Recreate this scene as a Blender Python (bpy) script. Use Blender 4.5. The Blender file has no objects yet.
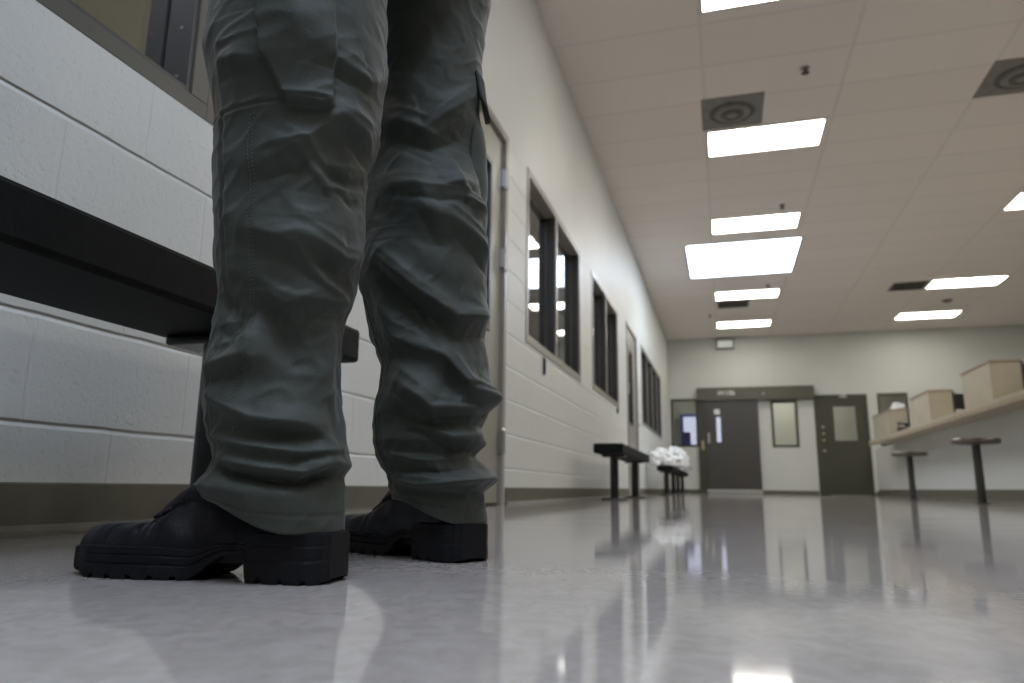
import bpy, bmesh, math, random
from mathutils import Vector, Matrix, noise
random.seed(7)
S = bpy.context.scene
COL = S.collection
# ------------------------------------------------------------------ camera
cam_d = bpy.data.cameras.new('camera'); cam = bpy.data.objects.new('camera', cam_d); COL.objects.link(cam)
cam_d.sensor_width = 36.0; cam_d.lens = 716.17 / 1024 * 36.0
cam_d.clip_start = 0.02; cam_d.clip_end = 100
_yaw, _pitch, _roll = -0.286, 0.2002, 0.0128
_f = Vector((math.sin(_yaw)*math.cos(_pitch), math.cos(_yaw)*math.cos(_pitch), math.sin(_pitch)))
_r = _f.cross(Vector((0, 0, 1))).normalized(); _u = _r.cross(_f)
_r2 = _r*math.cos(_roll) + _u*math.sin(_roll); _u2 = -_r*math.sin(_roll) + _u*math.cos(_roll)
cam.matrix_world = Matrix(((_r2.x, _u2.x, -_f.x, 0), (_r2.y, _u2.y, -_f.y, 0), (_r2.z, _u2.z, -_f.z, 0.0995), (0, 0, 0, 1)))
cam_d.dof.use_dof = True; cam_d.dof.focus_distance = 0.88; cam_d.dof.aperture_fstop = 5.6
S.camera = cam
S.view_settings.view_transform = 'Standard'; S.view_settings.look = 'None'
S.view_settings.gamma = 1.0; S.view_settings.use_curve_mapping = False
S.view_settings.exposure = 0.0
# ------------------------------------------------------------------ world (dim, the room is closed)
W = bpy.data.worlds.new('world'); S.world = W; W.use_nodes = True
W.node_tree.nodes['Background'].inputs[0].default_value = (0.75, 0.85, 1.0, 1)
W.node_tree.nodes['Background'].inputs[1].default_value = 0.3
LAMP = 13.0         # fluorescent diffusers
SKY = 9.0
SKY_NEAR = 12.0           # skylight well
PANEL_COL = (1.0, 0.955, 0.885)
SKY_COL = (0.74, 0.84, 1.0)
# ------------------------------------------------------------------ constants of the room
WX = -1.230; H = 3.75; D = 17.943; RX = 7.6; BY = -5.0; BB = 0.0967; C = 0.2032
KX = 3.15           # knee wall below the counter

# ================================================================== materials
def mat(name, col, rough=0.5, metal=0.0, spec=0.5, noise_amt=0.0, noise_scale=20.0, bump=0.0, bump_scale=200.0, emit=None, coat=0.0, sheen=0.0):
    m = bpy.data.materials.new(name); m.use_nodes = True
    nt = m.node_tree; N = nt.nodes; L = nt.links; b = N['Principled BSDF']
    b.inputs['Base Color'].default_value = (*col, 1); b.inputs['Roughness'].default_value = rough
    b.inputs['Metallic'].default_value = metal; b.inputs['Specular IOR Level'].default_value = spec
    if coat: b.inputs['Coat Weight'].default_value = coat; b.inputs['Coat Roughness'].default_value = 0.1
    if sheen: b.inputs['Sheen Weight'].default_value = sheen; b.inputs['Sheen Roughness'].default_value = 0.4
    tc = N.new('ShaderNodeTexCoord')
    if noise_amt:
        n = N.new('ShaderNodeTexNoise'); n.inputs['Scale'].default_value = noise_scale; n.inputs['Detail'].default_value = 5
        L.new(tc.outputs['Object'], n.inputs['Vector'])
        r = N.new('ShaderNodeMapRange'); r.inputs['From Min'].default_value = .3; r.inputs['From Max'].default_value = .7
        r.inputs['To Min'].default_value = 1-noise_amt; r.inputs['To Max'].default_value = 1+noise_amt
        L.new(n.outputs['Fac'], r.inputs['Value'])
        v = N.new('ShaderNodeVectorMath'); v.operation = 'SCALE'; v.inputs[0].default_value = col
        L.new(r.outputs['Result'], v.inputs['Scale']); L.new(v.outputs['Vector'], b.inputs['Base Color'])
    if bump:
        n2 = N.new('ShaderNodeTexNoise'); n2.inputs['Scale'].default_value = bump_scale; n2.inputs['Detail'].default_value = 4
        L.new(tc.outputs['Object'], n2.inputs['Vector'])
        bp = N.new('ShaderNodeBump'); bp.inputs['Strength'].default_value = 1; bp.inputs['Distance'].default_value = bump
        L.new(n2.outputs['Fac'], bp.inputs['Height']); L.new(bp.outputs['Normal'], b.inputs['Normal'])
    if emit:
        b.inputs['Emission Color'].default_value = (*emit[0], 1); b.inputs['Emission Strength'].default_value = emit[1]
    return m

def math_node(nt, op, a, b=None, c=None):
    n = nt.nodes.new('ShaderNodeMath'); n.operation = op
    for i, v in enumerate((a, b, c)):
        if v is None: continue
        if isinstance(v, (int, float)): n.inputs[i].default_value = v
        else: nt.links.new(v, n.inputs[i])
    return n.outputs[0]

def block_wall(name, col, axis='Y', phase=0.0, rough=0.45, top=2.24, depth=.0052):
    """painted concrete block: 203 mm courses, 406 mm blocks in running bond, tooled joints and pits as bump"""
    m = bpy.data.materials.new(name); m.use_nodes = True
    nt = m.node_tree; N = nt.nodes; L = nt.links; b = N['Principled BSDF']
    b.inputs['Roughness'].default_value = rough
    g = N.new('ShaderNodeNewGeometry'); sp = N.new('ShaderNodeSeparateXYZ'); L.new(g.outputs['Position'], sp.inputs[0])
    U = sp.outputs[axis]; Z = sp.outputs['Z']
    # wobble of the joints
    wn = N.new('ShaderNodeTexNoise'); wn.inputs['Scale'].default_value = 9; wn.inputs['Detail'].default_value = 3
    L.new(g.outputs['Position'], wn.inputs['Vector'])
    wob = math_node(nt, 'MULTIPLY', math_node(nt, 'SUBTRACT', wn.outputs['Fac'], .5), .006)
    zc = math_node(nt, 'DIVIDE', math_node(nt, 'ADD', Z, wob), C)
    row = math_node(nt, 'FLOOR', zc)
    dz = math_node(nt, 'MULTIPLY', math_node(nt, 'PINGPONG', zc, .5), C)          # metres to nearest bed joint
    # PINGPONG(x,.5) is 0 at integers
    par = math_node(nt, 'MULTIPLY', math_node(nt, 'MODULO', row, 2.0), C)
    uc = math_node(nt, 'DIVIDE', math_node(nt, 'ADD', math_node(nt, 'ADD', U, par), wob), 2*C)
    uc = math_node(nt, 'ADD', uc, phase)
    du = math_node(nt, 'MULTIPLY', math_node(nt, 'PINGPONG', uc, .5), 2*C)
    def groove(d, w):
        r = N.new('ShaderNodeMapRange'); r.interpolation_type = 'SMOOTHSTEP'
        r.inputs['From Min'].default_value = 0; r.inputs['From Max'].default_value = w
        L.new(d, r.inputs['Value']); return r.outputs['Result']
    gz = groove(dz, .0075)
    gu = math_node(nt, 'ADD', math_node(nt, 'MULTIPLY', groove(du, .006), .30), .70)   # head joints are filled almost flush
    gr = math_node(nt, 'MULTIPLY', gz, gu)
    above = math_node(nt, 'GREATER_THAN', Z, top)             # plaster above the block courses
    gr = math_node(nt, 'MAXIMUM', gr, above)
    n1 = N.new('ShaderNodeTexNoise'); n1.inputs['Scale'].default_value = 110; n1.inputs['Detail'].default_value = 6; n1.inputs['Roughness'].default_value = .6
    L.new(g.outputs['Position'], n1.inputs['Vector'])
    pr = N.new('ShaderNodeMapRange'); pr.inputs['From Min'].default_value = .25; pr.inputs['From Max'].default_value = .42
    n3 = N.new('ShaderNodeTexNoise'); n3.inputs['Scale'].default_value = 75; n3.inputs['Detail'].default_value = 5
    L.new(g.outputs['Position'], n3.inputs['Vector']); L.new(n3.outputs['Fac'], pr.inputs['Value'])
    h = math_node(nt, 'MULTIPLY', gr, depth)
    h = math_node(nt, 'ADD', h, math_node(nt, 'MULTIPLY', n1.outputs['Fac'], .0010))
    h = math_node(nt, 'ADD', h, math_node(nt, 'MULTIPLY', pr.outputs['Result'], .0006))
    bp = N.new('ShaderNodeBump'); bp.inputs['Strength'].default_value = 1; bp.inputs['Distance'].default_value = 1
    L.new(h, bp.inputs['Height']); L.new(bp.outputs['Normal'], b.inputs['Normal'])
    # dirt sitting in the joints and pits, faint patchiness of the paint
    n4 = N.new('ShaderNodeTexNoise'); n4.inputs['Scale'].default_value = 2.2; L.new(g.outputs['Position'], n4.inputs['Vector'])
    k = math_node(nt, 'ADD', math_node(nt, 'MULTIPLY', gr, .07), .93)
    k = math_node(nt, 'MULTIPLY', k, math_node(nt, 'ADD', math_node(nt, 'MULTIPLY', pr.outputs['Result'], .07), .93))
    k = math_node(nt, 'MULTIPLY', k, math_node(nt, 'ADD', math_node(nt, 'MULTIPLY', n4.outputs['Fac'], .08), .96))
    v = N.new('ShaderNodeVectorMath'); v.operation = 'SCALE'; v.inputs[0].default_value = col
    L.new(k, v.inputs['Scale']); L.new(v.outputs['Vector'], b.inputs['Base Color'])
    return m

def ceiling_material():
    m = bpy.data.materials.new('ceiling_tiles'); m.use_nodes = True
    nt = m.node_tree; N = nt.nodes; L = nt.links; b = N['Principled BSDF']; b.inputs['Roughness'].default_value = .9
    b.inputs['Specular IOR Level'].default_value = .2
    g = N.new('ShaderNodeNewGeometry'); sp = N.new('ShaderNodeSeparateXYZ'); L.new(g.outputs['Position'], sp.inputs[0])
    dx = math_node(nt, 'MULTIPLY', math_node(nt, 'PINGPONG', math_node(nt, 'DIVIDE', math_node(nt, 'ADD', sp.outputs['X'], .03), 1.22), .5), 1.22)
    dy = math_node(nt, 'MULTIPLY', math_node(nt, 'PINGPONG', math_node(nt, 'DIVIDE', math_node(nt, 'SUBTRACT', sp.outputs['Y'], 7.155), .61), .5), .61)
    d = math_node(nt, 'MINIMUM', dx, dy)
    r = N.new('ShaderNodeMapRange'); r.inputs['From Min'].default_value = .006; r.inputs['From Max'].default_value = .022
    L.new(d, r.inputs['Value'])
    n = N.new('ShaderNodeTexNoise'); n.inputs['Scale'].default_value = 60; n.inputs['Detail'].default_value = 4
    L.new(g.outputs['Position'], n.inputs['Vector'])
    # each tile a touch different
    wn = N.new('ShaderNodeTexWhiteNoise'); cb = N.new('ShaderNodeCombineXYZ')
    L.new(math_node(nt, 'FLOOR', math_node(nt, 'DIVIDE', math_node(nt, 'ADD', sp.outputs['X'], .03), 1.22)), cb.inputs[0])
    L.new(math_node(nt, 'FLOOR', math_node(nt, 'DIVIDE', math_node(nt, 'SUBTRACT', sp.outputs['Y'], 7.155), .61)), cb.inputs[1])
    L.new(cb.outputs[0], wn.inputs['Vector'])
    k = math_node(nt, 'ADD', math_node(nt, 'MULTIPLY', r.outputs['Result'], .10), .90)
    k = math_node(nt, 'MULTIPLY', k, math_node(nt, 'ADD', math_node(nt, 'MULTIPLY', wn.outputs['Value'], .035), .98))
    k = math_node(nt, 'MULTIPLY', k, math_node(nt, 'ADD', math_node(nt, 'MULTIPLY', n.outputs['Fac'], .06), .97))
    v = N.new('ShaderNodeVectorMath'); v.operation = 'SCALE'; v.inputs[0].default_value = (.82, .765, .71)
    L.new(k, v.inputs['Scale']); L.new(v.outputs['Vector'], b.inputs['Base Color'])
    bp = N.new('ShaderNodeBump'); bp.inputs['Strength'].default_value = 1; bp.inputs['Distance'].default_value = 1
    L.new(math_node(nt, 'MULTIPLY', r.outputs['Result'], .0015), bp.inputs['Height']); L.new(bp.outputs['Normal'], b.inputs['Normal'])
    return m

def floor_material():
    m = bpy.data.materials.new('polished_floor'); m.use_nodes = True
    nt = m.node_tree; N = nt.nodes; L = nt.links; b = N['Principled BSDF']
    g = N.new('ShaderNodeNewGeometry'); sp = N.new('ShaderNodeSeparateXYZ'); L.new(g.outputs['Position'], sp.inputs[0])
    mp = N.new('ShaderNodeMapping'); mp.inputs['Rotation'].default_value = (0, 0, .5); mp.inputs['Scale'].default_value = (1, .8, 1)
    L.new(g.outputs['Position'], mp.inputs['Vector'])
    n1 = N.new('ShaderNodeTexNoise'); n1.inputs['Scale'].default_value = 44; n1.inputs['Detail'].default_value = 4; n1.inputs['Distortion'].default_value = 1.2
    n2 = N.new('ShaderNodeTexNoise'); n2.inputs['Scale'].default_value = 4.0; n2.inputs['Detail'].default_value = 3
    n3 = N.new('ShaderNodeTexNoise'); n3.inputs['Scale'].default_value = 34; n3.inputs['Detail'].default_value = 2; n3.inputs['Distortion'].default_value = 1.2
    for n in (n1, n3): L.new(mp.outputs[0], n.inputs['Vector'])
    L.new(g.outputs['Position'], n2.inputs['Vector'])
    ramp = N.new('ShaderNodeValToRGB'); cr = ramp.color_ramp
    cr.elements[0].position = .30; cr.elements[0].color = (.385, .352, .332, 1)
    cr.elements[1].position = .70; cr.elements[1].color = (.48, .442, .418, 1)
    L.new(n1.outputs['Fac'], ramp.inputs['Fac'])
    fl = N.new('ShaderNodeMapRange'); fl.inputs['From Min'].default_value = .66; fl.inputs['From Max'].default_value = .74
    L.new(n3.outputs['Fac'], fl.inputs['Value'])
    k = math_node(nt, 'ADD', math_node(nt, 'MULTIPLY', n2.outputs['Fac'], .22), .89)
    k = math_node(nt, 'ADD', k, math_node(nt, 'MULTIPLY', fl.outputs['Result'], .07))
    v = N.new('ShaderNodeVectorMath'); v.operation = 'SCALE'
    L.new(ramp.outputs['Color'], v.inputs[0]); L.new(k, v.inputs['Scale']); L.new(v.outputs['Vector'], b.inputs['Base Color'])
    rr = N.new('ShaderNodeMapRange'); rr.inputs['From Min'].default_value = .3; rr.inputs['From Max'].default_value = .7
    rr.inputs['To Min'].default_value = .05; rr.inputs['To Max'].default_value = .09
    L.new(n2.outputs['Fac'], rr.inputs['Value']); L.new(rr.outputs['Result'], b.inputs['Roughness'])
    b.inputs['IOR'].default_value = 1.5; b.inputs['Specular IOR Level'].default_value = .5
    return m

def fabric_material(name, col, weave=900.0):
    m = bpy.data.materials.new(name); m.use_nodes = True
    nt = m.node_tree; N = nt.nodes; L = nt.links; b = N['Principled BSDF']
    b.inputs['Roughness'].default_value = .62; b.inputs['Specular IOR Level'].default_value = .35
    b.inputs['Sheen Weight'].default_value = .12; b.inputs['Sheen Roughness'].default_value = .45
    tc = N.new('ShaderNodeTexCoord')
    n = N.new('ShaderNodeTexNoise'); n.inputs['Scale'].default_value = 14; n.inputs['Detail'].default_value = 5; L.new(tc.outputs['Object'], n.inputs['Vector'])
    s = N.new('ShaderNodeTexNoise'); s.inputs['Scale'].default_value = 420; s.inputs['Detail'].default_value = 2; L.new(tc.outputs['Object'], s.inputs['Vector'])
    k = math_node(nt, 'ADD', math_node(nt, 'MULTIPLY', n.outputs['Fac'], .35), .80)
    k = math_node(nt, 'MULTIPLY', k, math_node(nt, 'ADD', math_node(nt, 'MULTIPLY', s.outputs['Fac'], .35), .82))
    v = N.new('ShaderNodeVectorMath'); v.operation = 'SCALE'; v.inputs[0].default_value = col
    L.new(k, v.inputs['Scale']); L.new(v.outputs['Vector'], b.inputs['Base Color'])
    n6 = N.new('ShaderNodeTexNoise'); n6.inputs['Scale'].default_value = 45; n6.inputs['Detail'].default_value = 4; L.new(tc.outputs['Object'], n6.inputs['Vector'])
    bp = N.new('ShaderNodeBump'); bp.inputs['Strength'].default_value = 1; bp.inputs['Distance'].default_value = 1
    L.new(math_node(nt, 'ADD', math_node(nt, 'MULTIPLY', s.outputs['Fac'], .00018), math_node(nt, 'MULTIPLY', n6.outputs['Fac'], .0012)), bp.inputs['Height']); L.new(bp.outputs['Normal'], b.inputs['Normal'])
    return m

def glass_material(name, tint=(1, 1, 1)):
    m = bpy.data.materials.new(name); m.use_nodes = True
    nt = m.node_tree; N = nt.nodes; L = nt.links; N.remove(N['Principled BSDF'])
    t = N.new('ShaderNodeBsdfTransparent'); t.inputs[0].default_value = (*tint, 1)
    gl = N.new('ShaderNodeBsdfGlossy'); gl.inputs['Roughness'].default_value = .0; gl.inputs['Color'].default_value = (1, 1, 1, 1)
    fr = N.new('ShaderNodeFresnel'); fr.inputs['IOR'].default_value = 1.6
    mx = N.new('ShaderNodeMixShader'); ge = N.new('ShaderNodeNewGeometry')
    L.new(math_node(nt, 'MULTIPLY', fr.outputs[0], math_node(nt, 'SUBTRACT', 1.0, ge.outputs['Backfacing'])), mx.inputs[0]); L.new(t.outputs[0], mx.inputs[1]); L.new(gl.outputs[0], mx.inputs[2])
    L.new(mx.outputs[0], N['Material Output'].inputs['Surface'])
    return m

def emit_material(name, col, strength):
    m = bpy.data.materials.new(name); m.use_nodes = True
    b = m.node_tree.nodes['Principled BSDF']; b.inputs['Base Color'].default_value = (.8, .8, .8, 1)
    b.inputs['Emission Color'].default_value = (*col, 1); b.inputs['Emission Strength'].default_value = strength
    return m

M = {}
M['wall_l'] = block_wall('painted_block_left', (.675, .685, .645), 'Y', phase=.018)
M['wall_f'] = block_wall('painted_block_far', (.61, .62, .57), 'X', phase=.2, depth=.0015)
M['wall_k'] = block_wall('painted_block_knee', (.60, .61, .58), 'Y', phase=.3, depth=.0015)
M['ceiling'] = ceiling_material()
M['floor'] = floor_material()
M['cove'] = mat('vinyl_cove_base', (.105, .098, .068), .5, noise_amt=.12, noise_scale=12)
M['frame'] = mat('taupe_frame_paint', (.20, .185, .155), .35, noise_amt=.05, noise_scale=5)
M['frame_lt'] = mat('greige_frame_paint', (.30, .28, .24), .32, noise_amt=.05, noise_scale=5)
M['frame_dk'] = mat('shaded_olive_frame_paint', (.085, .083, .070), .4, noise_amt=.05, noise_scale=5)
M['frame_dk2'] = mat('dark_grey_glazing_stop', (.060, .058, .058), .4, noise_amt=.05, noise_scale=5)
M['bronze'] = mat('dark_bronze_stop', (.045, .040, .034), .35)
M['leaf_lt'] = mat('beige_door_paint', (.31, .295, .24), .4, noise_amt=.04, noise_scale=6)
M['leaf_dk'] = mat('dark_olive_door_paint', (.055, .054, .034), .4, noise_amt=.06, noise_scale=3)
M['leaf_br'] = mat('dark_brown_door_paint', (.056, .051, .042), .4, noise_amt=.06, noise_scale=3)
M['header'] = mat('olive_brown_header_paint', (.095, .090, .062), .45, noise_amt=.06, noise_scale=3)
M['steel'] = mat('brushed_steel', (.55, .54, .52), .3, metal=1.0, noise_amt=.05, noise_scale=40)
M['brass'] = mat('worn_brass', (.55, .45, .22), .35, metal=1.0)
M['black_metal'] = mat('black_enamel', (.012, .012, .013), .28, noise_amt=.15, noise_scale=30)
M['bench_pad'] = mat('black_coated_seat', (.008, .009, .009), .6, spec=.12, noise_amt=.2, noise_scale=60, bump=.0004, bump_scale=300)
M['stool_metal'] = mat('dark_stool_metal', (.045, .042, .036), .4, noise_amt=.1)
M['stool_rim'] = mat('highlit_stool_rim', (.22, .19, .16), .3, metal=.6, noise_amt=.5, noise_scale=18)  # seat rim highlight put into a lighter, blotchy metal colour
M['wood'] = mat('pale_maple_laminate', (.44, .385, .285), .5, noise_amt=.06, noise_scale=6)
M['wood_trim'] = mat('oak_trim', (.36, .29, .195), .45, noise_amt=.12, noise_scale=12)
M['glass'] = glass_material('clear_glass')
M['glass_dim'] = glass_material('security_glass', (.55, .56, .5))
M['screen'] = mat('grey_security_screen', (.12, .115, .12), .6)
M['diffuser'] = emit_material('lit_diffuser', PANEL_COL, LAMP)
M['skyglow'] = emit_material('skylight_diffuser', SKY_COL, SKY)
M['skyglow_near'] = emit_material('near_skylight_diffuser', (.64, .77, 1.0), SKY_NEAR)
M['white_metal'] = mat('white_enamel', (.55, .53, .5), .5)
M['vent'] = mat('grey_vent_metal', (.20, .19, .18), .55, noise_amt=.15, noise_scale=10)
M['vent_dark'] = mat('dark_vent_core', (.10, .095, .09), .7, noise_amt=.3, noise_scale=12)  # darker grey for alternate diffuser cones and the slats
M['dark'] = mat('dark_plastic', (.02, .02, .022), .4)
M['sprinkler'] = mat('tarnished_sprinkler', (.06, .05, .045), .4, metal=.5)
M['fabric'] = fabric_material('olive_green_ripstop', (.042, .049, .040))
M['fabric_dk'] = fabric_material('seam_thread', (.028, .033, .030))
M['thread'] = mat('light_stitching', (.11, .125, .115), .8)
M['leather'] = mat('black_boot_leather', (.006, .006, .009), .38, spec=.28, noise_amt=.2, noise_scale=30, bump=.0008, bump_scale=120)
M['rubber'] = mat('black_boot_rubber', (.006, .006, .008), .55, spec=.22, bump=.0006, bump_scale=160, noise_amt=.2)
M['lace'] = mat('black_bootlace', (.010, .010, .011), .8)
M['skin'] = mat('skin', (.48, .30, .22), .5)
M['hair'] = mat('dark_brown_hair', (.03, .02, .014), .7)
M['shirt'] = fabric_material('tan_uniform_shirt', (.20, .18, .13))
M['bag'] = mat('white_plastic', (.80, .80, .78), .35, noise_amt=.05)
M['bag_grey'] = mat('grey_plastic', (.42, .42, .42), .35, noise_amt=.1)
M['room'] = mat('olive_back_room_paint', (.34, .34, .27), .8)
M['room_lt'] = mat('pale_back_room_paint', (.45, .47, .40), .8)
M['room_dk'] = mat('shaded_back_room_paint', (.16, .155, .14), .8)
M['navy'] = mat('navy_cabinet', (.03, .05, .30), .5)
M['exit'] = emit_material('exit_sign_face', (.40, .62, .46), .10)
M['exit_text'] = emit_material('exit_letters', (.85, 1.0, .85), .30)
M['green_box'] = mat('green_grey_housing', (.16, .19, .15), .5)
M['text'] = mat('white_vinyl_letters', (.85, .83, .78), .5)
M['paper'] = mat('white_paper', (.78, .78, .78), .7)

# ================================================================== helpers
def link(name, bm, m, parent=None, smooth=False, bevel=0.0):
    bmesh.ops.recalc_face_normals(bm, faces=bm.faces[:])
    me = bpy.data.meshes.new(name); bm.to_mesh(me); bm.free()
    if smooth:
        for p in me.polygons: p.use_smooth = True
    o = bpy.data.objects.new(name, me); COL.objects.link(o)
    for mm in (m if isinstance(m, (list, tuple)) else [m]): me.materials.append(mm)
    if parent: o.parent = parent; o.matrix_parent_inverse = Matrix.Identity(4)
    if bevel:
        b = o.modifiers.new('bevel', 'BEVEL'); b.width = bevel; b.segments = 2; b.limit_method = 'ANGLE'
    return o
def box(bm, x0, x1, y0, y1, z0, z1):
    vs = [bm.verts.new((x, y, z)) for x in (x0, x1) for y in (y0, y1) for z in (z0, z1)]
    for q in ((0, 1, 3, 2), (4, 6, 7, 5), (0, 4, 5, 1), (2, 3, 7, 6), (0, 2, 6, 4), (1, 5, 7, 3)):
        bm.faces.new([vs[i] for i in q])
def cyl(bm, c, r0, r1, h, n=32, axis='Z'):
    rings = []
    for rr, t in ((r0, 0), (r1, h)):
        ring = []
        for i in range(n):
            a = 2*math.pi*i/n; u, v = rr*math.cos(a), rr*math.sin(a)
            if axis == 'Z': p = (c[0]+u, c[1]+v, c[2]+t)
            elif axis == 'X': p = (c[0]+t, c[1]+u, c[2]+v)
            else: p = (c[0]+u, c[1]+t, c[2]+v)
            ring.append(bm.verts.new(p))
        rings.append(ring)
    for i in range(n): bm.faces.new((rings[0][i], rings[0][(i+1) % n], rings[1][(i+1) % n], rings[1][i]))
    bm.faces.new(rings[0][::-1]); bm.faces.new(rings[1])
def lathe(bm, prof, c=(0, 0, 0), n=40):
    rings = [[bm.verts.new((c[0]+r*math.cos(2*math.pi*i/n), c[1]+r*math.sin(2*math.pi*i/n), c[2]+z)) for i in range(n)] for r, z in prof]
    for a, b in zip(rings, rings[1:]):
        for i in range(n): bm.faces.new((a[i], a[(i+1) % n], b[(i+1) % n], b[i]))
    bm.faces.new(rings[0][::-1]); bm.faces.new(rings[-1])
def tube(bm, pts, r, n=10):
    pts = [Vector(p) for p in pts]; rings = []
    for i, p in enumerate(pts):
        t = (pts[min(i+1, len(pts)-1)]-pts[max(i-1, 0)]).normalized()
        a = t.orthogonal().normalized() if i == 0 else (last - t*last.dot(t)).normalized()
        last = a; b = t.cross(a)
        rr = r[i] if isinstance(r, (list, tuple)) else r
        rings.append([bm.verts.new(p + a*rr*math.cos(2*math.pi*k/n) + b*rr*math.sin(2*math.pi*k/n)) for k in range(n)])
    for a, b in zip(rings, rings[1:]):
        for k in range(n): bm.faces.new((a[k], a[(k+1) % n], b[(k+1) % n], b[k]))
    bm.faces.new(rings[0][::-1]); bm.faces.new(rings[-1])
def empty(name, loc=(0, 0, 0), rz=0.0):
    o = bpy.data.objects.new(name, None); COL.objects.link(o); o.location = loc; o.rotation_euler = (0, 0, rz); o.empty_display_size = .1
    return o
def tag(o, label=None, cat=None, group=None, kind=None):
    if label: o['label'] = label
    if cat: o['category'] = cat
    if group: o['group'] = group
    if kind: o['kind'] = kind
    return o
def copy_tree(o, parent=None):
    c = o.copy(); COL.objects.link(c)
    if parent: c.parent = parent
    for ch in [x for x in bpy.data.objects if x.parent == o]: copy_tree(ch, c)
    return c
def struct(o): o['kind'] = 'structure'; return o
def text_mesh(name, s, size, m, parent, matrix, depth=.002):
    cu = bpy.data.curves.new(name, 'FONT'); cu.body = s; cu.size = size; cu.extrude = depth; cu.align_x = 'CENTER'; cu.align_y = 'CENTER'
    tmp = bpy.data.objects.new(name+'_tmp', cu); COL.objects.link(tmp)
    dg = bpy.context.evaluated_depsgraph_get(); me = bpy.data.meshes.new_from_object(tmp.evaluated_get(dg))
    bpy.data.objects.remove(tmp); bpy.data.curves.remove(cu)
    me.transform(matrix); me.materials.clear(); me.materials.append(m)
    o = bpy.data.objects.new(name, me); COL.objects.link(o); o.parent = parent
    return o
FACE_MY = Matrix.Rotation(math.pi/2, 4, 'X')       # text lying in XZ, facing -Y

# ================================================================== room shell
def wall_with_holes(name, plane, lo, hi, u0, u1, z0, z1, holes, m):
    """plane 'X': wall between x=lo..hi spanning u=Y; plane 'Y': between y=lo..hi spanning u=X."""
    us = sorted({u0, u1, *[h[0] for h in holes], *[h[1] for h in holes]}); bm = bmesh.new()
    zs = sorted({z0, z1, *[h[2] for h in holes], *[h[3] for h in holes]})
    # one grid of cells, shared vertices, so it is a single clean shell
    def solid(i, j):
        if i < 0 or j < 0 or i >= len(us)-1 or j >= len(zs)-1: return False
        uc, zc = (us[i]+us[i+1])/2, (zs[j]+zs[j+1])/2
        return not any(h[0] < uc < h[1] and h[2] < zc < h[3] for h in holes)
    V = {}
    def v(k, i, j):
        key = (k, i, j)
        if key not in V:
            w = lo if k == 0 else hi
            V[key] = bm.verts.new((w, us[i], zs[j]) if plane == 'X' else (us[i], w, zs[j]))
        return V[key]
    for i in range(len(us)-1):
        for j in range(len(zs)-1):
            if not solid(i, j): continue
            for k in (0, 1): bm.faces.new((v(k, i, j), v(k, i+1, j), v(k, i+1, j+1), v(k, i, j+1)))
            for (di, dj, a, b) in ((-1, 0, (i, j), (i, j+1)), (1, 0, (i+1, j), (i+1, j+1)), (0, -1, (i, j), (i+1, j)), (0, 1, (i, j+1), (i+1, j+1))):
                if not solid(i+di, j+dj): bm.faces.new((v(0, *a), v(0, *b), v(1, *b), v(1, *a)))
    return struct(link(name, bm, m))

bm = bmesh.new(); box(bm, -5.2, RX+.2, BY-.2, D+4.4, -.1, 0); struct(link('floor', bm, M['floor']))
# ceiling with the two skylight wells cut out
SKYL = [(-.42, 1.25, 10.78, 12.56), (-.42, 1.25, -1.25, .53)]
us = sorted({-5.2, RX+.2, -.42, 1.25}); vs = sorted({BY-.2, D+4.4, *[s[2] for s in SKYL], *[s[3] for s in SKYL]})
bm = bmesh.new()
for a, b in zip(us, us[1:]):
    for c, d in zip(vs, vs[1:]):
        uc, vc = (a+b)/2, (c+d)/2
        if any(s[0] < uc < s[1] and s[2] < vc < s[3] for s in SKYL): continue
        box(bm, a, b, c, d, H, H+.12)
bmesh.ops.remove_doubles(bm, verts=bm.verts[:], dist=1e-5)
struct(link('ceiling', bm, M['ceiling']))

LW = [  # left wall openings: Y0,Y1,z0,z1
    (-1.6, 1.43, 1.004, 2.30), (3.02, 4.02, 0.0, 2.27), (4.50, 6.43, 1.045, 2.30), (7.06, 8.95, 1.075, 2.32),
    (9.80, 11.0, 0.0, 2.40), (11.68, 15.45, 1.11, 2.43)]
wall_with_holes('wall_left', 'X', WX-.2, WX, BY, D+.2, 0, H, LW, M['wall_l'])
FW = [(-1.19, -.55, 1.10, 2.26), (-.52, .83, 0, 2.20), (1.12, 1.71, 1.08, 2.18), (2.07, 3.21, 0, 2.29), (3.42, 4.05, 1.10, 2.30)]
wall_with_holes('wall_far', 'Y', D, D+.2, WX, RX, 0, H, FW, M['wall_f'])
bm = bmesh.new(); box(bm, RX, RX+.2, BY, D+.2, 0, H); struct(link('wall_right', bm, M['wall_k']))
bm = bmesh.new(); box(bm, WX, RX, BY-.2, BY, 0, H); struct(link('wall_back', bm, mat('dark_back_wall_paint', (.20, .19, .17), .6)))
# low block wall that carries the counter
bm = bmesh.new(); box(bm, KX, KX+.15, 3.0, 17.2, 0, 1.0010); struct(link('wall_counter', bm, M['wall_k']))
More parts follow.
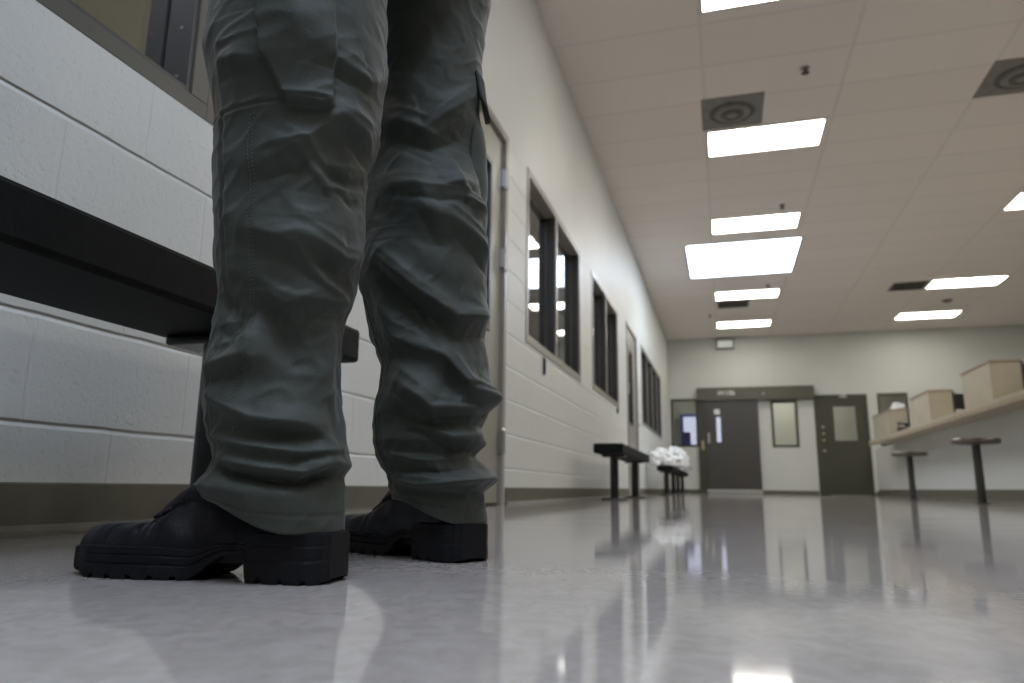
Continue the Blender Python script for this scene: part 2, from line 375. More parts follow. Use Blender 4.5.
# coved vinyl base
def cove(name, pts, normal, BB=BB):
    prof = [(0, BB), (.004, BB-.003), (.005, .02), (.008, .010), (.018, .003), (.018, 0), (0, 0)]
    bm = bmesh.new()
    for p, q in pts:
        ra = [bm.verts.new((p[0]+normal[0]*d, p[1]+normal[1]*d, z)) for d, z in prof]
        rb = [bm.verts.new((q[0]+normal[0]*d, q[1]+normal[1]*d, z)) for d, z in prof]
        for i in range(len(prof)-1): bm.faces.new((ra[i], ra[i+1], rb[i+1], rb[i]))
        bm.faces.new(ra); bm.faces.new(rb[::-1])
    return struct(link(name, bm, M['cove']))
e = .0005
cove('baseboard_left', [((WX+e, BY), (WX+e, 2.96)), ((WX+e, 4.07), (WX+e, 9.74)), ((WX+e, 11.06), (WX+e, D-.02))], (1, 0))
cove('baseboard_far', [((WX+.02, D-e), (-.53, D-e)), ((.84, D-e), (2.06, D-e)), ((3.22, D-e), (RX, D-e))], (0, -1))
cove('baseboard_counter', [((KX-e, 3.0), (KX-e, 17.2))], (-1, 0), BB=.14)

# back rooms behind the glass
def shell_box(name, x0, x1, y0, y1, z0, z1, m, skip=()):
    bm = bmesh.new(); t = .06
    if 'x0' not in skip: box(bm, x0-t, x0, y0-t, y1+t, z0, z1)
    if 'x1' not in skip: box(bm, x1, x1+t, y0-t, y1+t, z0, z1)
    if 'y0' not in skip: box(bm, x0, x1, y0-t, y0, z0, z1)
    if 'y1' not in skip: box(bm, x0, x1, y1, y1+t, z0, z1)
    return struct(link(name, bm, m))
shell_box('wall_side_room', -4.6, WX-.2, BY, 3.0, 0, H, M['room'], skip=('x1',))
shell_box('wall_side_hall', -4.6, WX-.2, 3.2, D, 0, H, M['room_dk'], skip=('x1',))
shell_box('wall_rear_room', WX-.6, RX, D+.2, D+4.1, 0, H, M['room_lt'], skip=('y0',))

def room_lamp(x, y, z, w, d, st, label):
    t = empty('ceiling_light', (x, y, z)); bm = bmesh.new(); box(bm, -w/2-.03, w/2+.03, -d/2-.03, d/2+.03, -.02, 0); link('light_frame', bm, M['white_metal'], t)
    bm = bmesh.new(); box(bm, -w/2, w/2, -d/2, d/2, -.028, -.0205); link('diffuser', bm, emit_material('back_room_diffuser', PANEL_COL, st), t)
    tag(t, label, 'ceiling light')
room_lamp(-3.2, .8, H, 1.17, .6, 10.0, 'unseen lamp added to brighten the side room behind the nearest window')  # out of view, added so the room behind the glass reads brighter
room_lamp(1.6, D+2.6, H, 1.17, .6, 30.0, 'ceiling light of the rear room seen through the narrow far windows')
# ================================================================== windows and doors of the left wall
def ring_frame(bm, y0, y1, z0, z1, w, x0, x1, bottom=True):
    box(bm, x0, x1, y0, y0+w, z0, z1); box(bm, x0, x1, y1-w, y1, z0, z1)
    box(bm, x0, x1, y0+w, y1-w, z1-w, z1)
    if bottom: box(bm, x0, x1, y0+w, y1-w, z0, z0+w)
def left_window(n, y0, y1, z0, z1, mull, face=.055, glass='glass', inner=None, screws=False, fm='frame', deep=.13, st=((-.055, -.010), (-.12, -.075)), gx=(-.072, -.058), soffit=False, jf=None, proud=.006):
    jf = jf or face
    root = struct(empty('window_%d' % n, (WX, (y0+y1)/2, z0))); inv = Matrix.Translation(root.location).inverted()
    def ln(name, bm, m, bevel=0):
        bmesh.ops.transform(bm, matrix=inv, verts=bm.verts[:]); return link(name, bm, m, root, bevel=bevel)
    bm = bmesh.new(); ring_frame(bm, y0, y1, z0, z1, face, WX-deep, WX+proud)
    if jf > face: box(bm, WX-deep, WX+proud, y1-jf, y1-face, z0+face, z1-face)
    for c in mull: box(bm, WX-deep, WX+proud-.001, c-.025, c+.025, z0+face, z1-face)
    ln('window_frame', bm, M[fm], .002)
    # dark stops either side of the glass
    edges = [y0+face] + [c+s*.025 for c in mull for s in (-1, 1)] + [y1-jf]
    bm = bmesh.new(); gb = bmesh.new(); sb = bmesh.new()
    for i in range(0, len(edges), 2):
        a, b = edges[i], edges[i+1]
        for xa, xb in st:
            if soffit and xb > -.05:        # room side: stops on the sills and jambs only, the soffit stays open
                box(bm, WX+xa, WX+xb, a+.0005, a+.0145, z0+face+.0005, z1-face-.0005); box(bm, WX+xa, WX+xb, b-.0145, b-.0005, z0+face+.0005, z1-face-.0005)
                box(bm, WX+xa, WX+xb, a+.0145, b-.0145, z0+face+.0005, z0+face+.0145)
            else: ring_frame(bm, a+.0005, b-.0005, z0+face+.0005, z1-face-.0005, .014, WX+xa, WX+xb)
        box(gb, WX+gx[0], WX+gx[1], a, b, z0+face, z1-face)
        if screws:
            for k in range(5): cyl(sb, (WX-.037, b-.0145, z0+face+.045+.135*k), .0048, .004, -.003, 12, 'Y')
    st = ln('glazing_stop', bm, M[inner or 'bronze'], .001)
    ln('glass_pane', gb, M[glass])
    if screws: ln('screw', sb, M['steel'])
    else: sb.free()
    return root
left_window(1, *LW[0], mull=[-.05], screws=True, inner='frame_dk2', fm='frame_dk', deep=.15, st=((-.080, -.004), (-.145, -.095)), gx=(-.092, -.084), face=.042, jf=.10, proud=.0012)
left_window(2, *LW[2], mull=[5.42], soffit=True, fm='frame_lt', deep=.14, st=((-.064, -.006), (-.125, -.085)), gx=(-.080, -.068))
left_window(3, *LW[3], mull=[8.00], soffit=True, fm='frame_lt', deep=.14, st=((-.064, -.006), (-.125, -.085)), gx=(-.080, -.068))
left_window(4, *LW[5], mull=[12.6, 13.55, 14.5])

def left_door(n, y0, y1, z1, glass_rect, leaf_m, frame_m, hinge_far=True):
    root = struct(empty('door_%d' % n, (WX, (y0+y1)/2, 0))); inv = Matrix.Translation(root.location).inverted()
    def ln(name, bm, m, bevel=0, smooth=False):
        bmesh.ops.transform(bm, matrix=inv, verts=bm.verts[:]); return link(name, bm, m, root, bevel=bevel, smooth=smooth)
    bm = bmesh.new(); f = .05
    ring_frame(bm, y0-.0+.001, y1-.001, 0, z1-.001, f, WX-.19, WX+.012, bottom=False)
    box(bm, WX-.10, WX-.062, y0+f, y0+f+.015, 0, z1-f); box(bm, WX-.10, WX-.062, y1-f-.015, y1-f, 0, z1-f)
    ln('door_frame', bm, frame_m, .003)
    a, b = y0+f+.004, y1-f-.004; g0, g1, gz0, gz1 = glass_rect; x0, x1 = WX-.058, WX-.014
    bm = bmesh.new(); top = z1-f-.004
    box(bm, x0, x1, a, g0, .012, top); box(bm, x0, x1, g1, b, .012, top); box(bm, x0, x1, g0, g1, .012, gz0); box(bm, x0, x1, g0, g1, gz1, top)
    leaf = ln('door_leaf', bm, leaf_m)
    bm = bmesh.new(); ring_frame(bm, g0-.02, g1+.02, gz0-.02, gz1+.02, .03, x0-.006, x1+.008)
    ln('vision_frame', bm, M['bronze'], .002)
    bm = bmesh.new(); box(bm, x0+.015, x1-.015, g0, g1, gz0, gz1); ln('vision_pane', bm, M['glass'])
    for z in (.35, 1.45, 1.97):
        bm = bmesh.new(); yh = y1-f-.001 if hinge_far else y0+f
        cyl(bm, (WX+.014, yh, z-.07), .016, .016, .14, 16); cyl(bm, (WX+.014, yh, z-.078), .009, .016, .008, 12); cyl(bm, (WX+.014, yh, z+.07), .016, .009, .008, 12)
        box(bm, WX-.012, WX+.003, yh-.022, yh+.022, z-.058, z+.058)
        ln('hinge', bm, M['steel'], .001)
    yl = a+.07 if hinge_far else b-.07
    bm = bmesh.new(); box(bm, x1, x1+.008, yl-.03, yl+.03, .93, 1.13); box(bm, x1+.04, x1+.055, yl-.01, yl+.10, 1.02, 1.045); cyl(bm, (x1+.004, yl, 1.032), .011, .011, .045, 14, 'X')
    ln('door_handle', bm, M['steel'], .002)
    return root
left_door(1, LW[1][0], LW[1][1], LW[1][3], (3.28, 3.74, .98, 1.97), M['leaf_lt'], M['frame_lt'])
left_door(2, LW[4][0], LW[4][1], LW[4][3], (10.0, 10.5, 1.0, 2.05), M['frame_lt'], M['frame_lt'], hinge_far=False)

# ================================================================== far wall: openings
def ringY(bm, x0, x1, z0, z1, w, y0, y1, bottom=True):
    box(bm, x0, x0+w, y0, y1, z0, z1); box(bm, x1-w, x1, y0, y1, z0, z1)
    box(bm, x0+w, x1-w, y0, y1, z1-w, z1)
    if bottom: box(bm, x0+w, x1-w, y0, y1, z0, z0+w)
def far_window(n, x0, x1, z0, z1, m='leaf_dk'):
    root = struct(empty('window_%d' % n, ((x0+x1)/2, D, z0))); inv = Matrix.Translation(root.location).inverted()
    bm = bmesh.new(); ringY(bm, x0, x1, z0, z1, .055, D-.012, D+.13); bmesh.ops.transform(bm, matrix=inv, verts=bm.verts[:])
    link('window_frame', bm, M[m], root, bevel=.003)
    bm = bmesh.new(); box(bm, x0+.05, x1-.05, D+.06, D+.07, z0+.05, z1-.05); bmesh.ops.transform(bm, matrix=inv, verts=bm.verts[:])
    link('glass_pane', bm, M['glass'], root)
far_window(5, *FW[0]); far_window(6, *FW[2]); far_window(7, *FW[4], m='header')
# sliding door with its boxed track header
root = struct(empty('door_3', (.15, D, 0))); T = Matrix.Translation((-.15, -D, 0))
def lt(name, bm, m, par=None, bevel=0, smooth=False):
    bmesh.ops.transform(bm, matrix=T, verts=bm.verts[:]); return link(name, bm, m, par or root, bevel=bevel, smooth=smooth)
bm = bmesh.new(); box(bm, -.56, 2.08, D-.17, D+.001, 2.20, 2.50); hd = lt('track_header', bm, M['header'], bevel=.006)
bm = bmesh.new(); box(bm, -.56, -.37, D-.07, D+.03, 0, 2.20); box(bm, -.56, -.50, D-.085, D-.07, 0, 2.2); lt('door_jamb', bm, M['leaf_dk'], bevel=.004)
bm = bmesh.new()
for a in ((-.37, -.13, .10, 2.19), (-.03, .83, .10, 2.19), (-.13, -.03, .10, 1.20), (-.13, -.03, 1.80, 2.19)): box(bm, a[0], a[1], D-.11, D-.06, a[2], a[3])
bmesh.ops.remove_doubles(bm, verts=bm.verts[:], dist=1e-5); lt('door_leaf', bm, M['leaf_br'])
bm = bmesh.new(); ringY(bm, -.15, -.01, 1.18, 1.82, .022, D-.118, D-.052); lt('vision_frame', bm, M['dark'])
bm = bmesh.new(); box(bm, -.13, -.03, D-.09, D-.08, 1.20, 1.80); lt('vision_pane', bm, M['glass'])
bm = bmesh.new(); box(bm, -.17, -.04, D-.114, D-.1105, 1.86, 1.98); lt('notice_sticker', bm, M['paper'])
bm = bmesh.new(); box(bm, -.40, .84, D-.12, D-.05, .03, .095); lt('bottom_guide', bm, M['steel'], bevel=.003)
bm = bmesh.new(); box(bm, -.335, -.295, D-.125, D-.111, 1.18, 1.42); lt('pull_plate', bm, M['steel'], bevel=.004)
bm = bmesh.new(); box(bm, -.485, -.435, D-.078, D-.071, 1.02, 1.24); cyl(bm, (-.46, D-.078, 1.16), .014, .014, -.01, 14, 'Y'); lt('lock_plate', bm, M['brass'], bevel=.002)
tx = text_mesh('door_number', 'W106', .16, M['text'], root, T @ Matrix.Translation((.125, D-.173, 2.36)) @ FACE_MY)
bm = bmesh.new(); cyl(bm, (.97, D-.17, 2.33), .02, .018, -.006, 14, 'Y'); lt('header_lock', bm, M['steel'])
# hinged security door with the large window
root = struct(empty('door_4', (2.6, D, 0))); T = Matrix.Translation((-2.6, -D, 0))
bm = bmesh.new(); ringY(bm, 2.071, 3.209, 0, 2.289, .07, D-.015, D+.12, bottom=False); box(bm, 2.141, 2.30, D-.010, D+.06, 0, 2.219); lt('door_frame', bm, M['leaf_dk'], bevel=.004)
bm = bmesh.new(); g = (2.47, 2.96, 1.22, 2.02)
for a in ((2.30, g[0], .012, 2.215), (g[1], 3.135, .012, 2.215), (g[0], g[1], .012, g[2]), (g[0], g[1], g[3], 2.215)): box(bm, a[0], a[1], D, D+.045, a[2], a[3])
bmesh.ops.remove_doubles(bm, verts=bm.verts[:], dist=1e-5); lt('door_leaf', bm, M['leaf_dk'])
bm = bmesh.new(); ringY(bm, g[0]-.03, g[1]+.03, g[2]-.03, g[3]+.03, .04, D-.006, D+.05); lt('vision_frame', bm, M['leaf_dk'], bevel=.003)
bm = bmesh.new(); box(bm, g[0], g[1], D+.018, D+.028, g[2], g[3]); lt('vision_pane', bm, M['glass'])
for z, m in ((1.54, 'steel'), (1.39, 'brass'), (1.24, 'brass'), (1.0, 'steel')):
    bm = bmesh.new(); cyl(bm, (2.235, D-.010, z), .028, .024, -.010, 18, 'Y'); lt('lock_button', bm, M[m])
bm = bmesh.new(); box(bm, 2.345, 2.375, D-.045, D-.033, 1.12, 1.38); box(bm, 2.35, 2.37, D-.034, D, 1.13, 1.15); box(bm, 2.35, 2.37, D-.034, D, 1.35, 1.37); lt('pull_handle', bm, M['leaf_br'], bevel=.003)
text_mesh('door_number', '105', .12, M['text'], root, T @ Matrix.Translation((2.70, D-.017, 2.245)) @ FACE_MY)

# what shows through the far glass
t = empty('storage_cabinet', (-.80, D+1.9, 0))
bm = bmesh.new(); box(bm, -.21, -.03, 0, .4, 0, 1.60); link('body', bm, M['navy'], t, bevel=.01)
bm = bmesh.new(); box(bm, -.205, -.035, -.02, -.001, .05, 1.57); link('door', bm, M['navy'], t, bevel=.004)
tag(t, 'navy blue cabinet seen through the narrow window left of the sliding door', 'cabinet')
t = empty('glowing_panel', (-.05, D+3.95, 1.2))
bm = bmesh.new(); box(bm, -1.05, .10, -.02, .06, -.35, 1.0); link('lit_panel', bm, emit_material('daylight_glow', (.62, .68, 1.0), .55), t)  # added glow stands in for daylight in the rear room
bm = bmesh.new(); ringY(bm, -1.13, .18, -.43, 1.08, .08, -.05, .06); link('panel_frame', bm, M['navy'], t)
tag(t, 'bluish white glowing panel standing in for daylight in the room behind the far wall', 'glowing panel')

# ================================================================== ceiling fittings
def make_light():
    r = empty('ceiling_light', (0, 0, 0))
    bm = bmesh.new(); w, d = 1.17, .60
    box(bm, 0, w, 0, .022, -.006, .01); box(bm, 0, w, d-.022, d, -.006, .01); box(bm, 0, .022, .022, d-.022, -.006, .01); box(bm, w-.022, w, .022, d-.022, -.006, .01)
    link('light_frame', bm, M['white_metal'], r)
    bm = bmesh.new(); box(bm, .022, w-.022, .022, d-.022, -.003, .008); link('diffuser', bm, M['diffuser'], r)
    return r
rowA = [(4.58, 'fluorescent ceiling panel cut off by the top of the photo'), (7.16, 'large near fluorescent ceiling panel beside the grey round diffuser'),
        (9.74, 'fluorescent ceiling panel just in front of the big skylight'), (13.62, 'fluorescent ceiling panel right behind the big skylight'),
        (16.2, 'fluorescent ceiling panel nearest the exit sign')]
rowB = [(9.74, 'fluorescent ceiling panel cut off by the right edge of the photo'), (13.66, 'fluorescent ceiling panel over the counter, nearer of the two with a vent at its side'),
        (16.2, 'farthest fluorescent ceiling panel over the counter side')]
proto = make_light(); first = True
lst = [(-.025, y, l) for y, l in rowA] + [(3.66, y, l) for y, l in rowB] + [(-.025, -3.2, 'fluorescent ceiling panel behind the camera near the back wall'),
    (3.66, 7.16, 'fluorescent ceiling panel above the nearer stool, out of frame'), (3.66, 4.58, 'fluorescent ceiling panel out of frame, next one nearer than the one above the stool'),
    (3.66, 2.0, 'fluorescent ceiling panel level with the first door, out of frame on the right'), (3.66, -.6, 'fluorescent ceiling panel right of the camera and just behind it')]
for x, y, l in lst:
    o = proto if first else copy_tree(proto); first = False
    o.location = (x, y, H-.002); tag(o, l, 'ceiling light', 'fluorescent ceiling panels')
for i, s in enumerate(SKYL):
    t = empty('skylight', ((s[0]+s[1])/2, (s[2]+s[3])/2, H)); w, d = (s[1]-s[0])/2, (s[3]-s[2])/2
    bm = bmesh.new(); k = .0015; z1 = .14
    box(bm, -w-.02, w+.02, -d-.02, -d+.012, -.006, z1); box(bm, -w-.02, w+.02, d-.012, d+.02, -.006, z1)
    box(bm, -w-.02, -w+.012, -d+.012, d-.012, -.006, z1); box(bm, w-.012, w+.02, -d+.012, d-.012, -.006, z1)
    link('skylight_curb', bm, M['white_metal'], t)
    bm = bmesh.new(); box(bm, -w+.012, w-.012, -d+.012, d-.012, .0, .02); link('skylight_lens', bm, M['skyglow' if i == 0 else 'skyglow_near'], t)
    tag(t, ['big square daylight panel in the middle of the ceiling', 'second daylight panel in the ceiling, right above the standing person'][i], 'skylight')
def diffuser_vent(x, y, label, round_=True, w=.58, d=.62):
    t = empty('ceiling_vent', (x+w/2, y+d/2, H))
    bm = bmesh.new(); box(bm, -w/2, w/2, -d/2, d/2, -.008, .004); link('vent_panel', bm, M['vent'], t, bevel=.003)
    if round_:
        for k, (r, z) in enumerate(((.22, -.012), (.165, -.026), (.11, -.036), (.055, -.042))):
            bm = bmesh.new(); n = 40; lathe(bm, [(r-.03, z+.006), (r, z+.018), (r+.006, z+.012), (r-.012, z-.004)], n=n)
            link('diffuser_cone', bm, M['vent_dark' if k % 2 == 0 else 'vent'], t, smooth=False)
    else:
        for k in range(9):
            bm = bmesh.new(); y0 = -d/2+.04+k*(d-.08)/9; box(bm, -w/2+.03, w/2-.03, y0, y0+.018, -.018, -.008); link('slat', bm, M['vent_dark'], t)
    tag(t, label, 'ceiling vent')
diffuser_vent(-.06, 6.50, 'grey square vent with round diffuser left of the near light panel')
diffuser_vent(2.40, 6.50, 'grey square vent with round diffuser at the right edge of the photo', w=.61)
diffuser_vent(3.05, 13.70, 'flat grey slatted vent touching a light panel over the counter', False, w=.58, d=.58)
diffuser_vent(0.02, 14.32, 'flat grey slatted vent behind the light panel past the skylight', False, w=.60, d=.58)
for x, y, l in ((.84, 6.19, 'small dark sprinkler head right of the near light panel'), (.877, 9.43, 'small dark sprinkler head in front of the light panel before the skylight'),
                (.912, 13.33, 'tiny sprinkler head just behind the skylight'), (-.145, 15.46, 'dark sprinkler head left of the farthest light panel')):
    t = empty('sprinkler_head', (x, y, H))
    bm = bmesh.new(); lathe(bm, [(.038, 0), (.038, -.004), (.02, -.012)], n=20); link('escutcheon', bm, M['vent'], t, smooth=True)
    bm = bmesh.new(); lathe(bm, [(.014, -.010), (.012, -.035), (.022, -.042), (.034, -.046), (.034, -.049), (.005, -.050)], n=20); link('deflector', bm, M['sprinkler'], t)
    tag(t, l, 'sprinkler')
t = empty('smoke_detector', (4.29, 15.24, H)); bm = bmesh.new(); lathe(bm, [(.09, 0), (.09, -.02), (.06, -.045), (.02, -.05)], n=28); link('detector_body', bm, M['vent'], t, smooth=True)
bm = bmesh.new(); lathe(bm, [(.018, -.05), (.016, -.056)], n=16); link('sensor', bm, M['dark'], t)
tag(t, 'round grey smoke detector between the two light panels over the counter', 'smoke detector')
# exit sign
t = empty('exit_sign', (.155, D-.075, 3.715))
bm = bmesh.new(); box(bm, -.21, .21, -.04, .04, -.265, -.03); box(bm, -.07, .07, .04, .074, -.20, -.09); link('housing', bm, M['green_box'], t, bevel=.006)
bm = bmesh.new(); box(bm, -.185, .185, -.046, -.041, -.24, -.055); link('sign_face', bm, M['exit'], t)
text_mesh('exit_letters', 'EXIT', .15, M['exit_text'], t, Matrix.Translation((.01, -.048, -.147)) @ FACE_MY)
tag(t, 'small green lit exit sign hanging at the top of the far wall', 'exit sign')

# ================================================================== benches along the left wall
def make_bench(length, label):
    t = empty('metal_bench', (0, 0, 0)); w = .25
    bm = bmesh.new(); box(bm, -w/2, w/2, 0, length, .385, .466); link('bench_seat', bm, M['bench_pad'], t, bevel=.009)
    for y in (.34, length-.33):
        bm = bmesh.new(); cyl(bm, (0, y, .014), .037, .037, .352, 28); link('leg', bm, M['black_metal'], t, smooth=False)
        bm = bmesh.new(); cyl(bm, (0, y, 0), .115, .110, .015, 36); link('floor_plate', bm, M['black_metal'], t)
        bm = bmesh.new(); box(bm, -.10, .10, y-.05, y+.05, .366, .385); link('mounting_plate', bm, M['black_metal'], t, bevel=.006)
    return tag(t, label, 'bench')
bspec = [(-.952, -.68, 2.20, 'black metal bench close to the camera, behind the standing person'), (-.92, 6.0, 2.2, 'free standing black bench past the first door, with nothing on it'),
         (-.92, 11.95, 2.3, 'small far black bench carrying white plastic bags'), (-.92, 14.95, 2.3, 'farthest black bench, partly hidden behind the bench with white bags')]
for x, y, ln_, l in bspec:
    b = make_bench(ln_, l); b.location = (x, y, 0); b['group'] = 'black benches along the left wall'

# crumpled bags
def bag(name, c, r, seed, m, label, cat, lip=.0):
    bm = bmesh.new(); bmesh.ops.create_icosphere(bm, subdivisions=5, radius=1)
    for v in bm.verts:
        p = v.co.copy(); n = noise.fractal(p*1.1+Vector((seed, 0, 0)), 1, 2, 3)*.30 + abs(noise.noise(p*2.2+Vector((0, seed, 0))))*.34 - .06
        q = p*(1+n)
        q.z = max(q.z, -.55)
        v.co = Vector((q.x*r[0], q.y*r[1], (q.z+.55)*r[2]))
    t = link(name, bm, m, smooth=True); t.location = c
    # knotted ears
    return tag(t, label, cat)
bag('plastic_bag', (-.97, 12.15, .472), (.20, .20, .18), 3.1, M['bag'], 'white full plastic bag at the near end of the far bench', 'bag')
bag('plastic_bag', (-.82, 12.75, .472), (.22, .24, .20), 8.4, M['bag'], 'taller white plastic bag behind the first one on the far bench', 'bag')
bag('plastic_bag', (-.86, 15.5, .472), (.20, .22, .13), 5.4, M['bag_grey'], 'small greyish bag on the farthest bench', 'bag')

# dark slots below the windows
for y, z0, z1, l in ((5.00, .895, 1.03, 'narrow black bar on the wall below the nearer double window'), (8.79, .99, 1.07, 'narrow black bar on the wall below the second double window')):
    t = empty('wall_bracket', (WX, y, z0)); bm = bmesh.new(); box(bm, .0005, .008, -.018, .018, 0, z1-z0); link('backplate', bm, M['dark'], t, bevel=.003)
    bm = bmesh.new(); box(bm, .008, .018, -.010, .010, .01, z1-z0-.01); link('bar', bm, M['dark'], t, bevel=.004)
    tag(t, l, 'bracket')

# ================================================================== counter and what stands on it
t = empty('service_counter', (2.72, 3.0, 0.077)); L_ = 15.4-3.0
bm = bmesh.new(); box(bm, 0, 1.15, 0, L_, .935, .975); link('counter_top', bm, M['wood'], t, bevel=.003)
bm = bmesh.new(); box(bm, -.002, .04, 0, L_, .885, .9345); link('edge_trim', bm, M['wood_trim'], t, bevel=.004)
bm = bmesh.new(); box(bm, .04, .429, 0.002, L_-.002, .9245, .9345); link('apron', bm, M['wood'], t)
tag(t, 'long pale wood counter running along the right side on a low block wall', 'counter')
def hutch(y0, y1, label):
    t = empty('counter_hutch', (2.79, y0, 1.0525)); l = y1-y0; w = .29; h = .43
    bm = bmesh.new(); box(bm, 0, w, 0, l, 0, h); link('body', bm, M['wood'], t, bevel=.003)
    bm = bmesh.new(); box(bm, -.012, w+.012, -.012, l+.012, h+.0005, h+.022); link('top_cap', bm, M['wood_trim'], t, bevel=.003)
    bm = bmesh.new(); box(bm, w+.0005, w+.03, -.004, .05, 0, h); link('edge_post', bm, M['header'], t, bevel=.002)
    return tag(t, label, 'hutch', 'wooden boxes on the counter')
hutch(8.74, 9.70, 'largest nearest pale wooden box on the counter at the right edge')
hutch(11.20, 12.25, 'middle pale wooden box on the counter')
hutch(13.80, 15.20, 'farthest pale wooden box on the counter, near the security door')
# monitors standing between the boxes
def monitor(x, y, w, h, rz, label):
    t = empty('desk_monitor', (x, y, 1.0525), rz)
    bm = bmesh.new(); box(bm, -w/2, w/2, -.02, .02, .08, .08+h); link('screen_housing', bm, M['dark'], t, bevel=.008)
    bm = bmesh.new(); box(bm, -w/2+.015, w/2-.015, -.023, -.0205, .095, .065+h); link('screen', bm, M['black_metal'], t)
    bm = bmesh.new(); lathe(bm, [(.10, 0), (.10, .01), (.02, .02), (.018, .10)], n=24); link('stand', bm, M['dark'], t)
    return tag(t, label, 'monitor')
monitor(2.96, 10.3, .26, .20, .3, 'dark monitor standing between the middle and nearest wooden boxes')
monitor(3.12, 8.42, .30, .27, .2, 'dark monitor at the right edge beside the nearest wooden box')
# phone / keyboard and papers by the far box
t = empty('desk_telephone', (2.90, 12.9, 1.0525), .2)
bm = bmesh.new(); box(bm, -.10, .10, -.11, .11, 0, .045)
for v in bm.verts:
    if v.co.z > .02 and v.co.y > 0: v.co.z += .04
link('phone_base', bm, M['dark'], t, bevel=.008)
bm = bmesh.new(); tube(bm, [(-.08, -.09, .085), (-.085, -.04, .105), (-.085, .04, .125), (-.08, .09, .125)], [.028, .018, .018, .028], 14); link('handset', bm, M['dark'], t, smooth=True); t.scale = (1.25, 1.6, 1.1)
tag(t, 'low black desk telephone in front of the farthest wooden box', 'telephone')
bag('crumpled_paper_bag', (2.98, 14.0, 1.512), (.10, .12, .085), 2.2, M['bag'], 'white crumpled bag on top of the farthest wooden box', 'bag')
# stools fixed to the floor
def make_stool(label):
    t = empty('round_stool', (0, 0, 0))
    bm = bmesh.new(); lathe(bm, [(.04, .540), (.155, .548), (.203, .555), (.203, .570), (.197, .578), (.05, .582)], n=48); link('seat_pan', bm, M['stool_metal'], t)
    bm = bmesh.new(); lathe(bm, [(.2035, .560), (.209, .566), (.209, .590), (.201, .597), (.10, .600)], n=48)
    bmesh.ops.translate(bm, verts=bm.verts[:], vec=(0, 0, .004)); link('seat_rim', bm, M['stool_rim'], t)
    bm = bmesh.new(); cyl(bm, (0, 0, .008), .038, .036, .536, 28); link('post', bm, M['stool_metal'], t)
    bm = bmesh.new(); lathe(bm, [(.075, 0), (.075, .006), (.045, .012)], n=28); link('floor_plate', bm, M['stool_metal'], t)
    return tag(t, label, 'stool', 'round stools at the counter')
s = make_stool('nearer round backless stool at the counter, right edge of the photo'); s.location = (2.30, 7.80, 0)
s2 = copy_tree(s); s2.location = (2.29, 10.35, 0); s2['label'] = 'farther round backless stool at the counter, left of the nearer one'
#PERSON#
# ================================================================== the standing person
# trouser legs: (height, axis x, radius) rows; creases: (angle round the leg, height) points
LEG_NEAR = [(0.0504, -0.4674, 0.0698), (0.0714, -0.4733, 0.0744), (0.0874, -0.4782, 0.0784), (0.1069, -0.4728, 0.0716), (0.1211, -0.4675, 0.0732), (0.1342, -0.4705, 0.0729), (0.1475, -0.4768, 0.0732), (0.1676, -0.4868, 0.0748), (0.1869, -0.4919, 0.0752), (0.2064, -0.4939, 0.0743), (0.2457, -0.4928, 0.0728), (0.2846, -0.4909, 0.0718), (0.3071, -0.487, 0.075), (0.3251, -0.4852, 0.0789), (0.3654, -0.4854, 0.0838), (0.3954, -0.4868, 0.0861), (0.431, -0.4893, 0.0874), (0.4751, -0.4911, 0.09), (0.5179, -0.4869, 0.0955), (0.5637, -0.489, 0.1005), (0.612, -0.496, 0.110), (0.66, -0.497, 0.109), (0.7075, -0.497, 0.106)]
LEG_FAR = [(0.0524, -0.3882, 0.0638), (0.0729, -0.3927, 0.0648), (0.0909, -0.3957, 0.0644), (0.1092, -0.3876, 0.0759), (0.1218, -0.3989, 0.0763), (0.1416, -0.4164, 0.0696), (0.1602, -0.4105, 0.0805), (0.1819, -0.416, 0.0766), (0.2007, -0.4098, 0.0818), (0.2197, -0.4048, 0.0846), (0.2403, -0.405, 0.081), (0.2701, -0.4051, 0.0778), (0.2914, -0.4123, 0.0797), (0.316, -0.4182, 0.0815), (0.3422, -0.4215, 0.0868), (0.3958, -0.4304, 0.0964), (0.4486, -0.4333, 0.0951), (0.5039, -0.4337, 0.0945), (0.534, -0.4381, 0.0905), (0.5916, -0.4429, 0.0876), (0.6481, -0.4418, 0.09), (0.7079, -0.4444, 0.091), (0.7686, -0.4443, 0.0927), (0.8303, -0.4425, 0.0961), (0.8911, -0.4398, 0.1003)]
